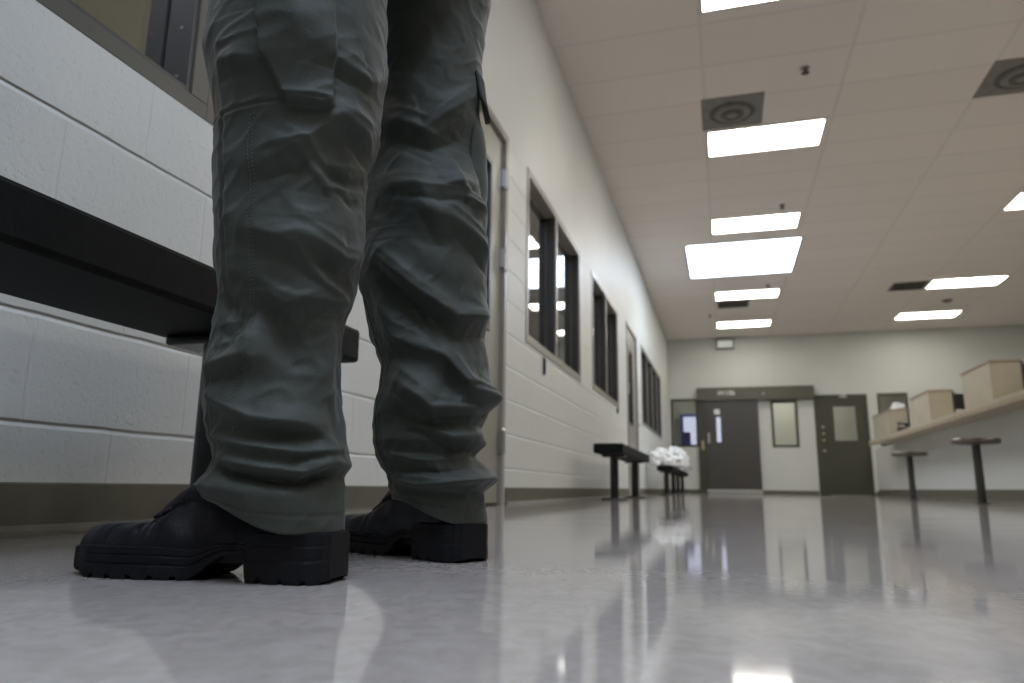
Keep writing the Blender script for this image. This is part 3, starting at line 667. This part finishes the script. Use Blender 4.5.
FOLD_NEAR = {
    'r1': [(-0.382, 0.5014), (0.016, 0.4938), (0.522, 0.4989)],
    'r2': [(-0.99, 0.4591), (-0.56, 0.4214), (0.491, 0.4397)],
    'r3': [(-1.356, 0.4374), (-0.92, 0.4601), (-0.533, 0.5041)],
    'r4': [(-1.414, 0.3646), (-0.908, 0.3485), (-0.512, 0.3138), (-0.028, 0.2998), (0.569, 0.308)],
    'r5': [(-1.368, 0.3), (-0.921, 0.2878), (-0.499, 0.2955), (-0.028, 0.2998)],
    'v6': [(-1.267, 0.2895), (-0.956, 0.2593), (-0.686, 0.2275)],
    'r7': [(-2.023, 0.2198), (-1.406, 0.2312), (-1.348, 0.2569)],
    'r8': [(-1.995, 0.1905), (-1.308, 0.1651), (-0.599, 0.16), (-0.268, 0.1469)],
    'v9': [(-1.586, 0.1498), (-1.021, 0.1463), (-0.435, 0.1493)],
    'r10': [(-2.101, 0.1209), (-1.364, 0.1148), (-0.669, 0.1107), (-0.282, 0.1227), (0.491, 0.1181)],
    'v11': [(-2.015, 0.1086), (-1.493, 0.1038), (-0.653, 0.0996), (-0.282, 0.1092), (0.509, 0.1048)],
    'r12': [(-2.04, 0.1434), (-1.483, 0.1367), (-0.739, 0.1317), (0.235, 0.1393)],
    'v13': [(-1.587, 0.1256), (-0.895, 0.1213), (-0.445, 0.1295)],
    'r14': [(-2.206, 0.5666), (-1.7, 0.5579), (-1.439, 0.556)],
    'r15': [(-0.612, 0.5698), (-0.181, 0.5595), (0.449, 0.601)],
    'r16': [(-0.809, 0.3627), (-0.262, 0.3452), (0.493, 0.3637)],
    'v17': [(-0.776, 0.3337), (-0.278, 0.32), (0.36, 0.3265)],
    'r18': [(-0.119, 0.2572), (-0.213, 0.2112), (-0.139, 0.1679)],
    'v19': [(-2.154, 0.3073), (-1.568, 0.2693), (-1.736, 0.2429)],
    'v20': [(-0.611, 0.4411), (-0.175, 0.4306), (0.456, 0.4632)],
    'pocket': [(-1.278, 0.6261), (-1.42, 0.5674), (-1.394, 0.5283), (-1.233, 0.5102), (-0.525, 0.5112), (-0.566, 0.5477), (-0.612, 0.6456)],
    'seam': [(-1.441, 0.5052), (-1.406, 0.4318), (-1.439, 0.3646), (-1.39, 0.2906), (-1.325, 0.2365), (-1.417, 0.1993), (-1.524, 0.1631), (-1.53, 0.1427)],
}
FOLD_FAR = {
    'r1': [(-1.509, 0.6249), (-1.114, 0.6095), (-0.674, 0.6492), (0.377, 0.749)],
    'r2': [(-0.764, 0.5605), (-0.603, 0.509), (0.296, 0.5033)],
    'r3': [(-1.574, 0.5231), (-0.929, 0.5182), (-0.154, 0.5484)],
    'r4': [(-1.25, 0.499), (-0.936, 0.4549)],
    'r5': [(-0.733, 0.4734), (-0.141, 0.4428), (0.276, 0.4295)],
    'r6': [(-1.827, 0.416), (-1.283, 0.364), (-0.78, 0.3298), (0.243, 0.3471)],
    'r7': [(-2.001, 0.3465), (-1.792, 0.3007), (-1.246, 0.2754)],
    'r8': [(-0.997, 0.2762), (-0.659, 0.2318), (0.171, 0.2196)],
    'r9': [(-1.729, 0.2382), (-1.183, 0.2023), (-0.11, 0.2113)],
    'r10': [(-1.331, 0.1838), (-0.844, 0.1658), (-0.066, 0.175)],
    'r11': [(-2.477, 0.0985), (-1.555, 0.0964), (-0.767, 0.1076), (0.271, 0.1171)],
    'v12': [(-1.796, 0.1159), (-1.153, 0.115), (-0.203, 0.1245)],
    'r13': [(-0.843, 0.1076), (-0.062, 0.085)],
    'v14': [(-1.758, 0.1934), (-1.082, 0.1801), (-0.022, 0.1866)],
    'v15': [(-1.805, 0.3963), (-1.41, 0.3447), (-0.985, 0.2973)],
    'r16': [(-2.044, 0.1402), (-1.322, 0.1332), (-0.3, 0.1421)],
    'v17': [(-1.475, 0.5952), (-0.975, 0.5809), (-0.396, 0.6119)],
    'v18': [(-1.07, 0.2618), (-0.814, 0.221), (-0.526, 0.2188)],
}

LEG_NEAR = [(z, x+.006*(1 if z > .16 else 0), r) for z, x, r in LEG_NEAR]
LEG_FAR = [(z, x+.003, r+.001) for z, x, r in LEG_FAR]
def lerp_rows(T, z):
    if z <= T[0][0]: return T[0][1], T[0][2]
    for a, b in zip(T, T[1:]):
        if z <= b[0]:
            t = (z-a[0])/(b[0]-a[0]); t = t*t*(3-2*t)*.5 + t*.5
            return a[1]+(b[1]-a[1])*t, a[2]+(b[2]-a[2])*t
    return T[-1][1], T[-1][2]
def seg_dist(px, pz, pts):
    """distance to a polyline, signed side, and how far along it (0..1)"""
    best = (9, 0, 0); n = len(pts)-1
    for i in range(n):
        ax, az = pts[i]; bx, bz = pts[i+1]; dx, dz = bx-ax, bz-az; q = dx*dx+dz*dz or 1e-9
        t = max(0, min(1, ((px-ax)*dx+(pz-az)*dz)/q)); ex, ez = px-(ax+dx*t), pz-(az+dz*t); d = math.hypot(ex, ez)
        if d < best[0]: best = (d, ex*dz-ez*dx, (i+t)/n)
    return best
def sstep(a, b, x):
    t = max(0, min(1, (x-a)/(b-a))); return t*t*(3-2*t)
AMP_N = dict(r1=.0085, r2=.009, r3=.006, r4=.010, r5=.006, v6=-.006, r7=.009, r8=.011, v9=-.008, r10=.010, v11=-.011, r12=.007, v13=-.006, r14=.007, r15=.006, r16=.006, v17=-.006, r18=.006, v19=-.006, v20=-.006)
WID_N = dict(r10=.0065, v11=.006, r12=.006, v13=.0055, r8=.011, v9=.009, r4=.011, r2=.012)
AMP_F = dict(r1=.007, r2=.009, r3=.007, r4=.007, r5=.010, r6=.011, r7=.008, r8=.011, r9=.011, r10=.008, r11=.010, v12=-.010, r13=.006, v14=-.008, v15=-.008, r16=.008, v17=-.006, v18=-.009)
WID_F = dict(r11=.007, v12=.007, r13=.007, r16=.008, v14=.009)
def leg_surface(bm, uvs, T, folds, amps, wids, y0, ztop, seed, pocket=None, seam=None):
    NA, dz = 260, .0022; zb = .050; rows = int((ztop-zb)/dz); R0 = .06
    fl = []
    for k, a in amps.items():
        pts = [(t*R0, z) for t, z in folds[k]]; w = wids.get(k, .017)
        # a few hand-laid in-between creases hang off the same lines on the hidden side
        fl.append((pts, a*(2.0 if k not in wids else 1.25), w))
    rng = random.Random(seed)
    for pts, a, w in list(fl):          # thin secondary creases running beside the big ones
        if w < .012: continue
        for sgn in (-1, 1):
            o_ = rng.uniform(.012, .022)*sgn; q = rng.uniform(-.008, .008)
            m_ = [(x + rng.uniform(-.004, .004), z_ + o_ + q*i_) for i_, (x, z_) in enumerate(pts)]
            fl.append((m_, abs(a)*rng.uniform(.16, .30)*(1 if sgn > 0 else -1), rng.uniform(.0045, .0075)))
    for i in range(16):           # creases on the side away from the photograph
        th = rng.uniform(1.1, 3.1)*R0; z = .08 + i*(ztop-.1)/16 + rng.uniform(-.01, .01); s = rng.choice((-1, 1)); L = rng.uniform(.04, .09)
        fl.append(([(th-L/2, z), (th+.0, z+s*L*.18), (th+L/2, z+s*L*.5)], rng.choice((.009, .008, -.007)), rng.uniform(.008, .013)))
    grid = []
    for r in range(rows+1):
        zc = zb + (ztop-zb)*r/rows; cx, rad = lerp_rows(T, zc)
        near_f = [f for f in fl if min(p[1] for p in f[0])-.045 < zc < max(p[1] for p in f[0])+.045]
        ring = []
        for i in range(NA):
            th = -math.pi/2 - math.pi + 2*math.pi*i/NA      # seam of the grid at +90 deg (back)
            tw = th if th > -math.pi*1.25 else th
            ts = th*R0
            ts2 = (th+2*math.pi)*R0
            d = 0
            for pts, a, w in near_f:
                for tt in (ts, ts2):
                    if pts[0][0]-.06 < tt < pts[-1][0]+.06 or pts[-1][0]-.06 < tt < pts[0][0]+.06:
                        dd, side, al = seg_dist(tt, zc, pts)
                        if dd > 4*w: continue
                        # long soft flank above, steep flank below
                        endf = .35 + .65*math.sin(math.pi*min(1, max(0, .12+.76*al)))
                        zl = pts[0][1] + (pts[-1][1]-pts[0][1])*al
                        ww = w*(1.1 + .35*math.tanh((zc-zl)/w*1.6))
                        d += a*endf*math.exp(-(dd/ww)**1.45)
            P = Vector((math.cos(th)*.085, math.sin(th)*.085, zc))
            low = 1 - sstep(.05, .075, zc)*0
            n1 = noise.noise(Vector((P.x*16+seed, P.y*16, zc*22+P.x*14)))
            n2 = 1-abs(noise.noise(Vector((P.x*24, P.y*24+seed, zc*30-P.x*20))))*2
            d *= 1 - (1-sstep(-2.25, -1.85, th))*sstep(-2.75, -2.35, th)*.8 - sstep(-.25, .3, th)*(1-sstep(.7, 1.1, th))*.8
            d += n1*.0022 + max(0, n2-.40)*.0024 + noise.noise(P*75)*.0004
            calm = sstep(.056, .078, zc)                    # stiff hem band
            d *= .45+.55*calm
            zz = zc
            if pocket:
                ins = pocket(th, zc)
                d += ins*.012
            if seam:
                for sp in seam:
                    dd, _, _ = seg_dist(ts, zc, sp)
                    if dd < .012: d += -.0022*math.exp(-(dd/.0016)**2) + .0010*math.exp(-((dd-.0042)/.003)**2)
            # hem turn-up line
            d += -.0012*math.exp(-((zc-.068)/.0012)**2)
            hem = .050 + .031*sstep(.75, -.75, math.cos(th))
            z = zc + (hem-.050)*math.exp(-(zc-.05)/.035)
            flare = .005*sstep(.2, -1, math.cos(th))*math.exp(-((zc-.05)/.03)**2)
            rr = rad + d + flare
            ring.append(bm.verts.new((cx+rr*math.cos(th), y0+rr*math.sin(th)*.98, z)))
        grid.append(ring)
    for a, b in zip(grid, grid[1:]):
        for i in range(NA): bm.faces.new((a[i], a[(i+1) % NA], b[(i+1) % NA], b[i]))
    # turned-in hem
    prev = grid[0]
    for k, (dr, dzz) in enumerate(((.0015, -.0008), (.004, 0), (.005, .012), (.008, .03))):
        ring = []
        for v in grid[0]:
            cxm, _ = lerp_rows(T, zb); dx, dy = v.co.x-cxm, v.co.y-y0; l = math.hypot(dx, dy)
            ring.append(bm.verts.new((v.co.x-dx/l*dr, v.co.y-dy/l*dr, v.co.z+dzz)))
        for i in range(NA): bm.faces.new((prev[(i+1) % NA], prev[i], ring[i], ring[(i+1) % NA]))
        prev = ring
    return grid

person = empty('person', (-.46, .84, 0)); PT = Matrix.Translation((.46, -.84, 0))
tag(person, 'person standing in dark olive cargo trousers and black boots, facing the left wall', 'person')
def lp(name, bm, m, par=None, smooth=True, bevel=0):
    bmesh.ops.transform(bm, matrix=PT, verts=bm.verts[:]); return link(name, bm, m, par or person, smooth=smooth, bevel=bevel)

PK = [(t*.085, z) for t, z in FOLD_NEAR['pocket']]
def near_pocket(th, z):
    # bellows pocket on the outer thigh: clipped bottom corners, open to the top of the trouser side
    x = th*.085
    left = -.117; right = -.058; bot = .508 + .045*sstep(-.095, -.118, x) + .006*sstep(-.07, -.047, x)
    a = sstep(left-.004, left, x)*(1-sstep(right, right+.004, x))*sstep(bot-.004, bot, z)
    bulge = max(0, 1-abs((x-(left+right)/2)/.04))*.9*sstep(.52, .60, z)
    return a*(1+bulge)
SEAM_N = [[(t*.085, z) for t, z in FOLD_NEAR['seam']], [(-.175, .508), (-.14, .507), (-.10, .506), (-.045, .5115)]]
SEAM_F = [[(-1.83*.085, .52), (-1.72*.085, .40), (-1.66*.085, .25), (-1.6*.085, .11)]]
bm = bmesh.new()
gN = leg_surface(bm, None, LEG_NEAR, FOLD_NEAR, AMP_N, WID_N, .70, .88, 3.7, pocket=near_pocket, seam=SEAM_N)
gF = leg_surface(bm, None, LEG_FAR, FOLD_FAR, AMP_F, WID_F, .97, .90, 11.2, seam=SEAM_F)
# seat of the trousers, above the top edge of the picture
prev = None; n = 64
for z, rx, ry, cx, cy in ((.872, .135, .235, -.470, .830), (.93, .138, .215, -.462, .835), (1.0, .128, .190, -.455, .838), (1.05, .120, .172, -.455, .838)):
    ring = [bm.verts.new((cx+rx*math.cos(2*math.pi*i/n), cy+ry*math.sin(2*math.pi*i/n), z + (.035*abs(math.sin(2*math.pi*i/n)) if z > 2 else 0))) for i in range(n)]
    if prev:
        for i in range(n): bm.faces.new((prev[i], prev[(i+1) % n], ring[(i+1) % n], ring[i]))
    else: first_ring = ring
    prev = ring
bm.faces.new(first_ring[::-1]); bm.faces.new(prev)
me = None
trousers = lp('cargo_trousers', bm, M['fabric'])
# pocket flap with its button tab on the near thigh, cargo pocket standing off the far thigh
def patch(bm, T, y0, th0, th1, z0, z1, off, thick, nx=16, nz=20, zfun=None):
    A = []; B = []
    for i in range(nx+1):
        ra, rb = [], []
        for j in range(nz+1):
            th = th0+(th1-th0)*i/nx; z = z0+(z1-z0)*j/nz
            if zfun: z = zfun(i/nx, j/nz, z)
            cx, rad = lerp_rows(T, z); e_ = off(i/nx, j/nz) if callable(off) else off
            for L_, q in ((ra, e_), (rb, e_+thick)): L_.append(bm.verts.new((cx+(rad+q)*math.cos(th), y0+(rad+q)*math.sin(th)*.98, z)))
        A.append(ra); B.append(rb)
    for i in range(nx):
        for j in range(nz):
            bm.faces.new((A[i][j], A[i][j+1], A[i+1][j+1], A[i+1][j])); bm.faces.new((B[i][j], B[i+1][j], B[i+1][j+1], B[i][j+1]))
    for i in range(nx):
        for j in (0, nz): bm.faces.new((A[i][j], A[i+1][j], B[i+1][j], B[i][j]))
    for j in range(nz):
        for i in (0, nx): bm.faces.new((A[i][j], A[i][j+1], B[i][j+1], B[i][j]))
bm = bmesh.new()
patch(bm, LEG_FAR, .97, -.12, .65, .50, .70, lambda u, v: -.002+.016*math.sin(math.pi*u)*math.sin(math.pi*min(1, v*1.15)), .003)
lp('cargo_pocket', bm, M['fabric'], trousers).name = 'cargo_pocket'
bm = bmesh.new(); patch(bm, LEG_FAR, .97, -.18, .60, .685, .735, lambda u, v: .004+.010*(1-v), .004, 12, 6, lambda u, v, z: z-.012*math.sin(math.pi*u)*(1-v)); lp('pocket_flap', bm, M['lace'], trousers)
# puckered stitches down the side seam
bm = bmesh.new(); rng = random.Random(5)
def on_leg(T, y0, th, z, off):
    cx, rad = lerp_rows(T, z); return Vector((cx+(rad+off)*math.cos(th), y0+(rad+off)*math.sin(th)*.98, z))
from mathutils.bvhtree import BVHTree
def bvh_of(o):
    me_ = o.data; return BVHTree.FromPolygons([v.co.copy() for v in me_.vertices], [tuple(p.vertices) for p in me_.polygons])
BV = bvh_of(trousers)
def snap(p):
    loc, nrm, _, _ = BV.find_nearest(PT @ p); 
    c = Vector((-.487+.46, .70-.84, loc.z)); out = (loc-c).normalized()
    return loc + out*.0006
pts = FOLD_NEAR['seam']; z = .50
def seam_th(z):
    P_ = sorted((b, a) for a, b in pts)
    for a, b in zip(P_, P_[1:]):
        if a[0] <= z <= b[0]: return a[1]+(b[1]-a[1])*(z-a[0])/(b[0]-a[0])
    return P_[0][1] if z < P_[0][0] else P_[-1][1]
z = .495
while z > .15:
    th = seam_th(z)-.045
    a, b = snap(on_leg(LEG_NEAR, .70, th-.012, z, .004)), snap(on_leg(LEG_NEAR, .70, th+.012, z-.0006, .004))
    tube(bm, [a, (a+b)/2, b], .00038, 5)
    th2 = th-.055; a, b = snap(on_leg(LEG_NEAR, .70, th2, z, .004)), snap(on_leg(LEG_NEAR, .70, th2, z-.0022, .004)); tube(bm, [a, b], .00035, 5)
    z -= .0046
link('side_seam_stitching', bm, M['thread'], trousers)

# ---- boots: local +x towards the toe, origin at the back of the heel on the floor
def pl(T, s):
    if s <= T[0][0]: return T[0][1]
    for a, b in zip(T, T[1:]):
        if s <= b[0]:
            t = (s-a[0])/(b[0]-a[0]); t = t*t*(3-2*t)*.4+t*.6; return a[1]+(b[1]-a[1])*t
    return T[-1][1]
SW = [(0, .018), (.006, .027), (.02, .036), (.05, .038), (.10, .035), (.14, .036), (.19, .046), (.235, .049), (.27, .044), (.295, .032), (.308, .020), (.313, .008)]   # sole half width
UH = [(0, .045), (.014, .056), (.03, .066), (.045, .15), (.112, .13), (.13, .108), (.15, .096), (.168, .086), (.185, .078), (.205, .066), (.222, .0575), (.24, .0555), (.27, .0545), (.29, .0515), (.303, .045), (.309, .034)]
def make_boot(side):
    root = empty('boot', (0, 0, 0)); root.parent = person
    # upper
    bm = bmesh.new(); NS, NT = 130, 44; rings = []
    for i in range(NS+1):
        s = .002 + .306*(i/NS); w = max(.004, pl(SW, s)-.0045); top = pl(UH, s); zb = .018
        w = w + .003*sstep(.26, .29, s)
        ring = []
        for k in range(NT+1):
            t = math.pi*k/NT; c = math.cos(t); sn = math.sin(t)
            zf = sn**.72 if top < .1 else sn**(.72-.25*sstep(.1, .17, top))
            z = zb+(top-zb)*zf
            taper = 1 - .52*sstep(.034, .085, z)*sstep(.235, .15, s)
            y = w*math.copysign(abs(c)**.62, c)*taper
            # flex creases across the vamp, toe cap edge
            cr = -.0016*math.exp(-((s-.222+.1*abs(y))/.004)**2) - .0013*math.exp(-((s-.206+.1*abs(y))/.0035)**2) + noise.noise(Vector((s*40, y*40, z*40+side)))*.0012
            edge = .0010*sstep(.250, .2515, s - .25*y*y/.05)
            k_ = 1 + (cr+edge)/max(.02, w)
            ring.append(bm.verts.new((s, y*k_, zb+(z-zb)*k_)))
        rings.append(ring)
    for a, b in zip(rings, rings[1:]):
        for k in range(NT): bm.faces.new((a[k], a[k+1], b[k+1], b[k]))
    bm.faces.new(rings[0]); bm.faces.new(rings[-1][::-1])
    up = link('boot_upper', bm, M['leather'], root, smooth=True)
    # sole with arch, heel block and lugs
    bm = bmesh.new(); NS = 260; rings = []
    def bottom(s):
        if s < .012: return .004*(1-s/.012)
        if s < .084: return 0
        if s < .110: return .027*sstep(.084, .090, s)
        if s < .158: return .027*(1-sstep(.106, .158, s))
        if s > .262: return .011*sstep(.262, .318, s)
        return 0
    for i in range(NS+1):
        s = .313*i/NS; w = pl(SW, s)+.0035; b0 = bottom(s)
        lug = .0045 if ((s*1000) % 24 > 18 and (s > .155 or s < .08)) else 0
        top = .029 + .008*sstep(.155, .12, s) + .012*sstep(.10, .075, s) - .003*sstep(.275, .300, s) + .003*sstep(.14, .19, s)
        if s > .309: top = .026
        rows = [(0, b0+.0015), (.35, b0+.0015), (.80, b0+.0012), (.80, b0), (1.0, b0+lug), (1.02, b0+lug+.003), (1.0, b0+(top-b0)*.42), (.97, b0+(top-b0)*.48), (1.0, b0+(top-b0)*.54),
                (1.0, b0+(top-b0)*.72), (.975, b0+(top-b0)*.77), (1.0, b0+(top-b0)*.82), (.985, top), (.86, top+.001), (0, top+.001)]
        full = [(-f*w, z) for f, z in rows[1:]][::-1]; full = [(f*w, z) for f, z in rows[1:-1]] + [(0, top+.001)] + [(-f*w, z) for f, z in rows[1:-1]][::-1] + [(0, b0+.0015)]
        rings.append([bm.verts.new((s, y, z)) for y, z in full])
    m_ = len(rings[0])
    for a, b in zip(rings, rings[1:]):
        for k in range(m_): bm.faces.new((a[k], a[(k+1) % m_], b[(k+1) % m_], b[k]))
    bm.faces.new(rings[0][::-1]); bm.faces.new(rings[-1])
    link('lugged_sole', bm, M['rubber'], root)
    # tongue and eyelet stays
    bm = bmesh.new(); tube(bm, [(.219, 0, .055), (.205, 0, .066), (.186, 0, .079), (.168, 0, .088), (.15, 0, .097), (.14, 0, .100)], [.009, .013, .015, .016, .015, .014], 20); link('tongue', bm, M['leather'], root, smooth=True)
    bm = bmesh.new(); prev = None
    for j in range(7):
        s = .216-.0125*j; z = pl(UH, s)+.005
        a, b = (s, -.017, z-.004), (s, .017, z-.004)
        tube(bm, [a, (s-.002, -.008, z+.0035), (s-.004, .008, z+.0035), (b[0]-.006, b[1], b[2]+.002)], .0019, 8)
        tube(bm, [b, (s-.002, .008, z+.003), (s-.004, -.008, z+.003), (a[0]-.006, a[1], a[2]+.002)], .0019, 8)
    link('laces', bm, M['lace'], root, smooth=True)
    return root
bN = make_boot(1); bN.location = (-.391+.46, .700-.84, 0); bN.rotation_euler = (0, 0, math.pi+.06)
bF = make_boot(5); bF.location = (-.326+.46, .942-.84, 0); bF.rotation_euler = (0, 0, math.pi-.50)

# ---- the rest of the figure (above the top edge of the picture)
def skin_body():
    me = bpy.data.meshes.new('body'); V, E_, Rr = [], [], []
    def add(p, r, par=None):
        V.append(p); Rr.append(r); i = len(V)-1
        if par is not None: E_.append((par, i))
        return i
    cy = .838
    pel = add((-.46, cy, .99), .100); w = add((-.462, cy, 1.12), .105, pel); ch = add((-.465, cy, 1.32), .125, w); up = add((-.462, cy, 1.44), .085, ch)
    nk = add((-.468, cy, 1.52), .052, up); add((-.475, cy, 1.58), .05, nk)
    for s, ax, hy in ((-1, -.47, .70), (1, -.41, .97)):
        hp = add((-.468, cy+s*.12, .90), .060, pel); kn = add(((-.492 if s < 0 else -.435), hy, .50), .046, hp); cf = add(((-.492 if s < 0 else -.42), hy, .33), .042, kn); an = add(((-.468 if s < 0 else -.395), hy, .12), .030, cf)
        sh = add((-.46, cy+s*.17, 1.44), .058, up); el = add((-.43, cy+s*.27, 1.17), .042, sh); wr = add((-.62, cy+s*.17, 1.09), .027, el)
        pm = add((-.67, cy+s*.13, 1.075), .024, wr)
        for k, (dy, dz, L_) in enumerate(((.022, .018, .062), (.030, .003, .072), (.027, -.013, .066), (.018, -.027, .052))):
            b0 = add((-.690, cy+s*(.13-dy*.6), 1.072+dz*.9), .0105, pm); b1 = add((-.700, cy+s*(.13-dy-L_*.45), 1.068+dz), .009, b0); add((-.688, cy+s*(.13-dy-L_), 1.062+dz), .0075, b1)
        t0 = add((-.655, cy+s*.115, 1.105), .011, wr); add((-.672, cy+s*.085, 1.118), .009, t0)
    me.from_pydata(V, E_, []); o = bpy.data.objects.new('body_skeleton', me); COL.objects.link(o)
    o.modifiers.new('skin', 'SKIN'); sk = me.skin_vertices[0].data
    for i, r in enumerate(Rr): sk[i].radius = (r, r)
    sk[0].use_root = True
    sd = o.modifiers.new('sub', 'SUBSURF'); sd.levels = 2; sd.render_levels = 2
    dg = bpy.context.evaluated_depsgraph_get(); ev = bpy.data.meshes.new_from_object(o.evaluated_get(dg)); bpy.data.objects.remove(o)
    bm = bmesh.new(); bm.from_mesh(ev)
    # head: cranium, brow, nose, lips, chin, ears as one displaced surface
    hb = bmesh.new(); bmesh.ops.create_icosphere(hb, subdivisions=5, radius=1)
    for v in hb.verts:
        p = v.co; f = -p.x; x = p.x*.098; y = p.y*.077; z = p.z*.122
        jaw = sstep(.1, -.9, p.z); y *= 1-.30*jaw; x = x*(1-.12*jaw) - .012*jaw
        if f > 0:
            g = lambda zz, yy, sz, sy: math.exp(-((p.z-zz)/sz)**2-((p.y-yy)/sy)**2)*f
            x -= .024*g(-.14, 0, .16, .13) + .010*g(.22, 0, .10, .6) + .008*g(-.52, 0, .06, .26) + .007*g(-.40, 0, .05, .26) + .012*g(-.86, 0, .14, .3)
            x += .010*(g(.04, .36, .10, .20)+g(.04, -.36, .10, .20)) + .004*g(-.46, 0, .02, .26)
        v.co = Vector((x-.478, y+cy, z+1.68))
    for s in (-1, 1):
        eb = bmesh.new(); bmesh.ops.create_icosphere(eb, subdivisions=3, radius=1)
        for v in eb.verts: v.co = Vector((-.468+v.co.x*.016+v.co.z*.004, cy+s*(.076+abs(v.co.x)*.004)+v.co.y*.009, 1.675+v.co.z*.030))
        tmp = bpy.data.meshes.new('t'); eb.to_mesh(tmp); eb.free(); hb.from_mesh(tmp); bpy.data.meshes.remove(tmp)
    tmp = bpy.data.meshes.new('t'); hb.to_mesh(tmp); hb.free(); bm.from_mesh(tmp); bpy.data.meshes.remove(tmp)
    o = lp('body', bm, M['skin'])
    rm = o.modifiers.new('remesh', 'REMESH'); rm.mode = 'VOXEL'; rm.voxel_size = .0045; rm.use_smooth_shade = True
    return o
body = skin_body()
bm = bmesh.new(); bmesh.ops.create_icosphere(bm, subdivisions=5, radius=1)
for v in list(bm.verts):
    if v.co.z < -.35 + .75*max(0, -v.co.x): bm.verts.remove(v)
for v in bm.verts: v.co = Vector((v.co.x*.106-.474, v.co.y*.085+.838, v.co.z*.130+1.684))
h = lp('short_hair', bm, M['hair']); sm = h.modifiers.new('thick', 'SOLIDIFY'); sm.thickness = .006
for s in (-1, 1):
    bm = bmesh.new(); bmesh.ops.create_icosphere(bm, subdivisions=3, radius=.0115); bmesh.ops.translate(bm, verts=bm.verts[:], vec=(-.558, .838+s*.029, 1.688)); lp('eye', bm, M['paper'])
# uniform shirt
bm = bmesh.new(); prev = None; n = 72
for z, rx, ry in ((1.00, .135, .195), (1.08, .130, .180), (1.18, .130, .180), (1.30, .140, .198), (1.40, .132, .205), (1.46, .105, .190), (1.50, .075, .12), (1.53, .062, .068)):
    ring = []
    for i in range(n):
        a = 2*math.pi*i/n; k = 1+.02*noise.noise(Vector((math.cos(a)*3, math.sin(a)*3, z*9)))
        ring.append(bm.verts.new((-.463+rx*k*math.cos(a), .838+ry*k*math.sin(a), z)))
    if prev:
        for i in range(n): bm.faces.new((prev[i], prev[(i+1) % n], ring[(i+1) % n], ring[i]))
    prev = ring
for s in (-1, 1): tube(bm, [(-.46, .838+s*.14, 1.45), (-.458, .838+s*.20, 1.40), (-.44, .838+s*.245, 1.27), (-.435, .838+s*.262, 1.19), (-.50, .838+s*.24, 1.145), (-.585, .838+s*.19, 1.105)], [.07, .068, .058, .055, .050, .042], 28)
lp('uniform_shirt', bm, M['shirt'])
bm = bmesh.new(); lathe(bm, [(1, 1.0), (1.03, 1.003), (1.03, 1.047), (1, 1.05)], n=72)
for v in bm.verts: v.co = Vector((-.458+v.co.x*.134, .838+v.co.y*.192, v.co.z))
bl = lp('duty_belt', bm, M['black_metal'], smooth=False)
bm = bmesh.new(); box(bm, -.600, -.588, .805, .871, .996, 1.054); lp('belt_buckle', bm, M['steel'], bl, smooth=False, bevel=.003)
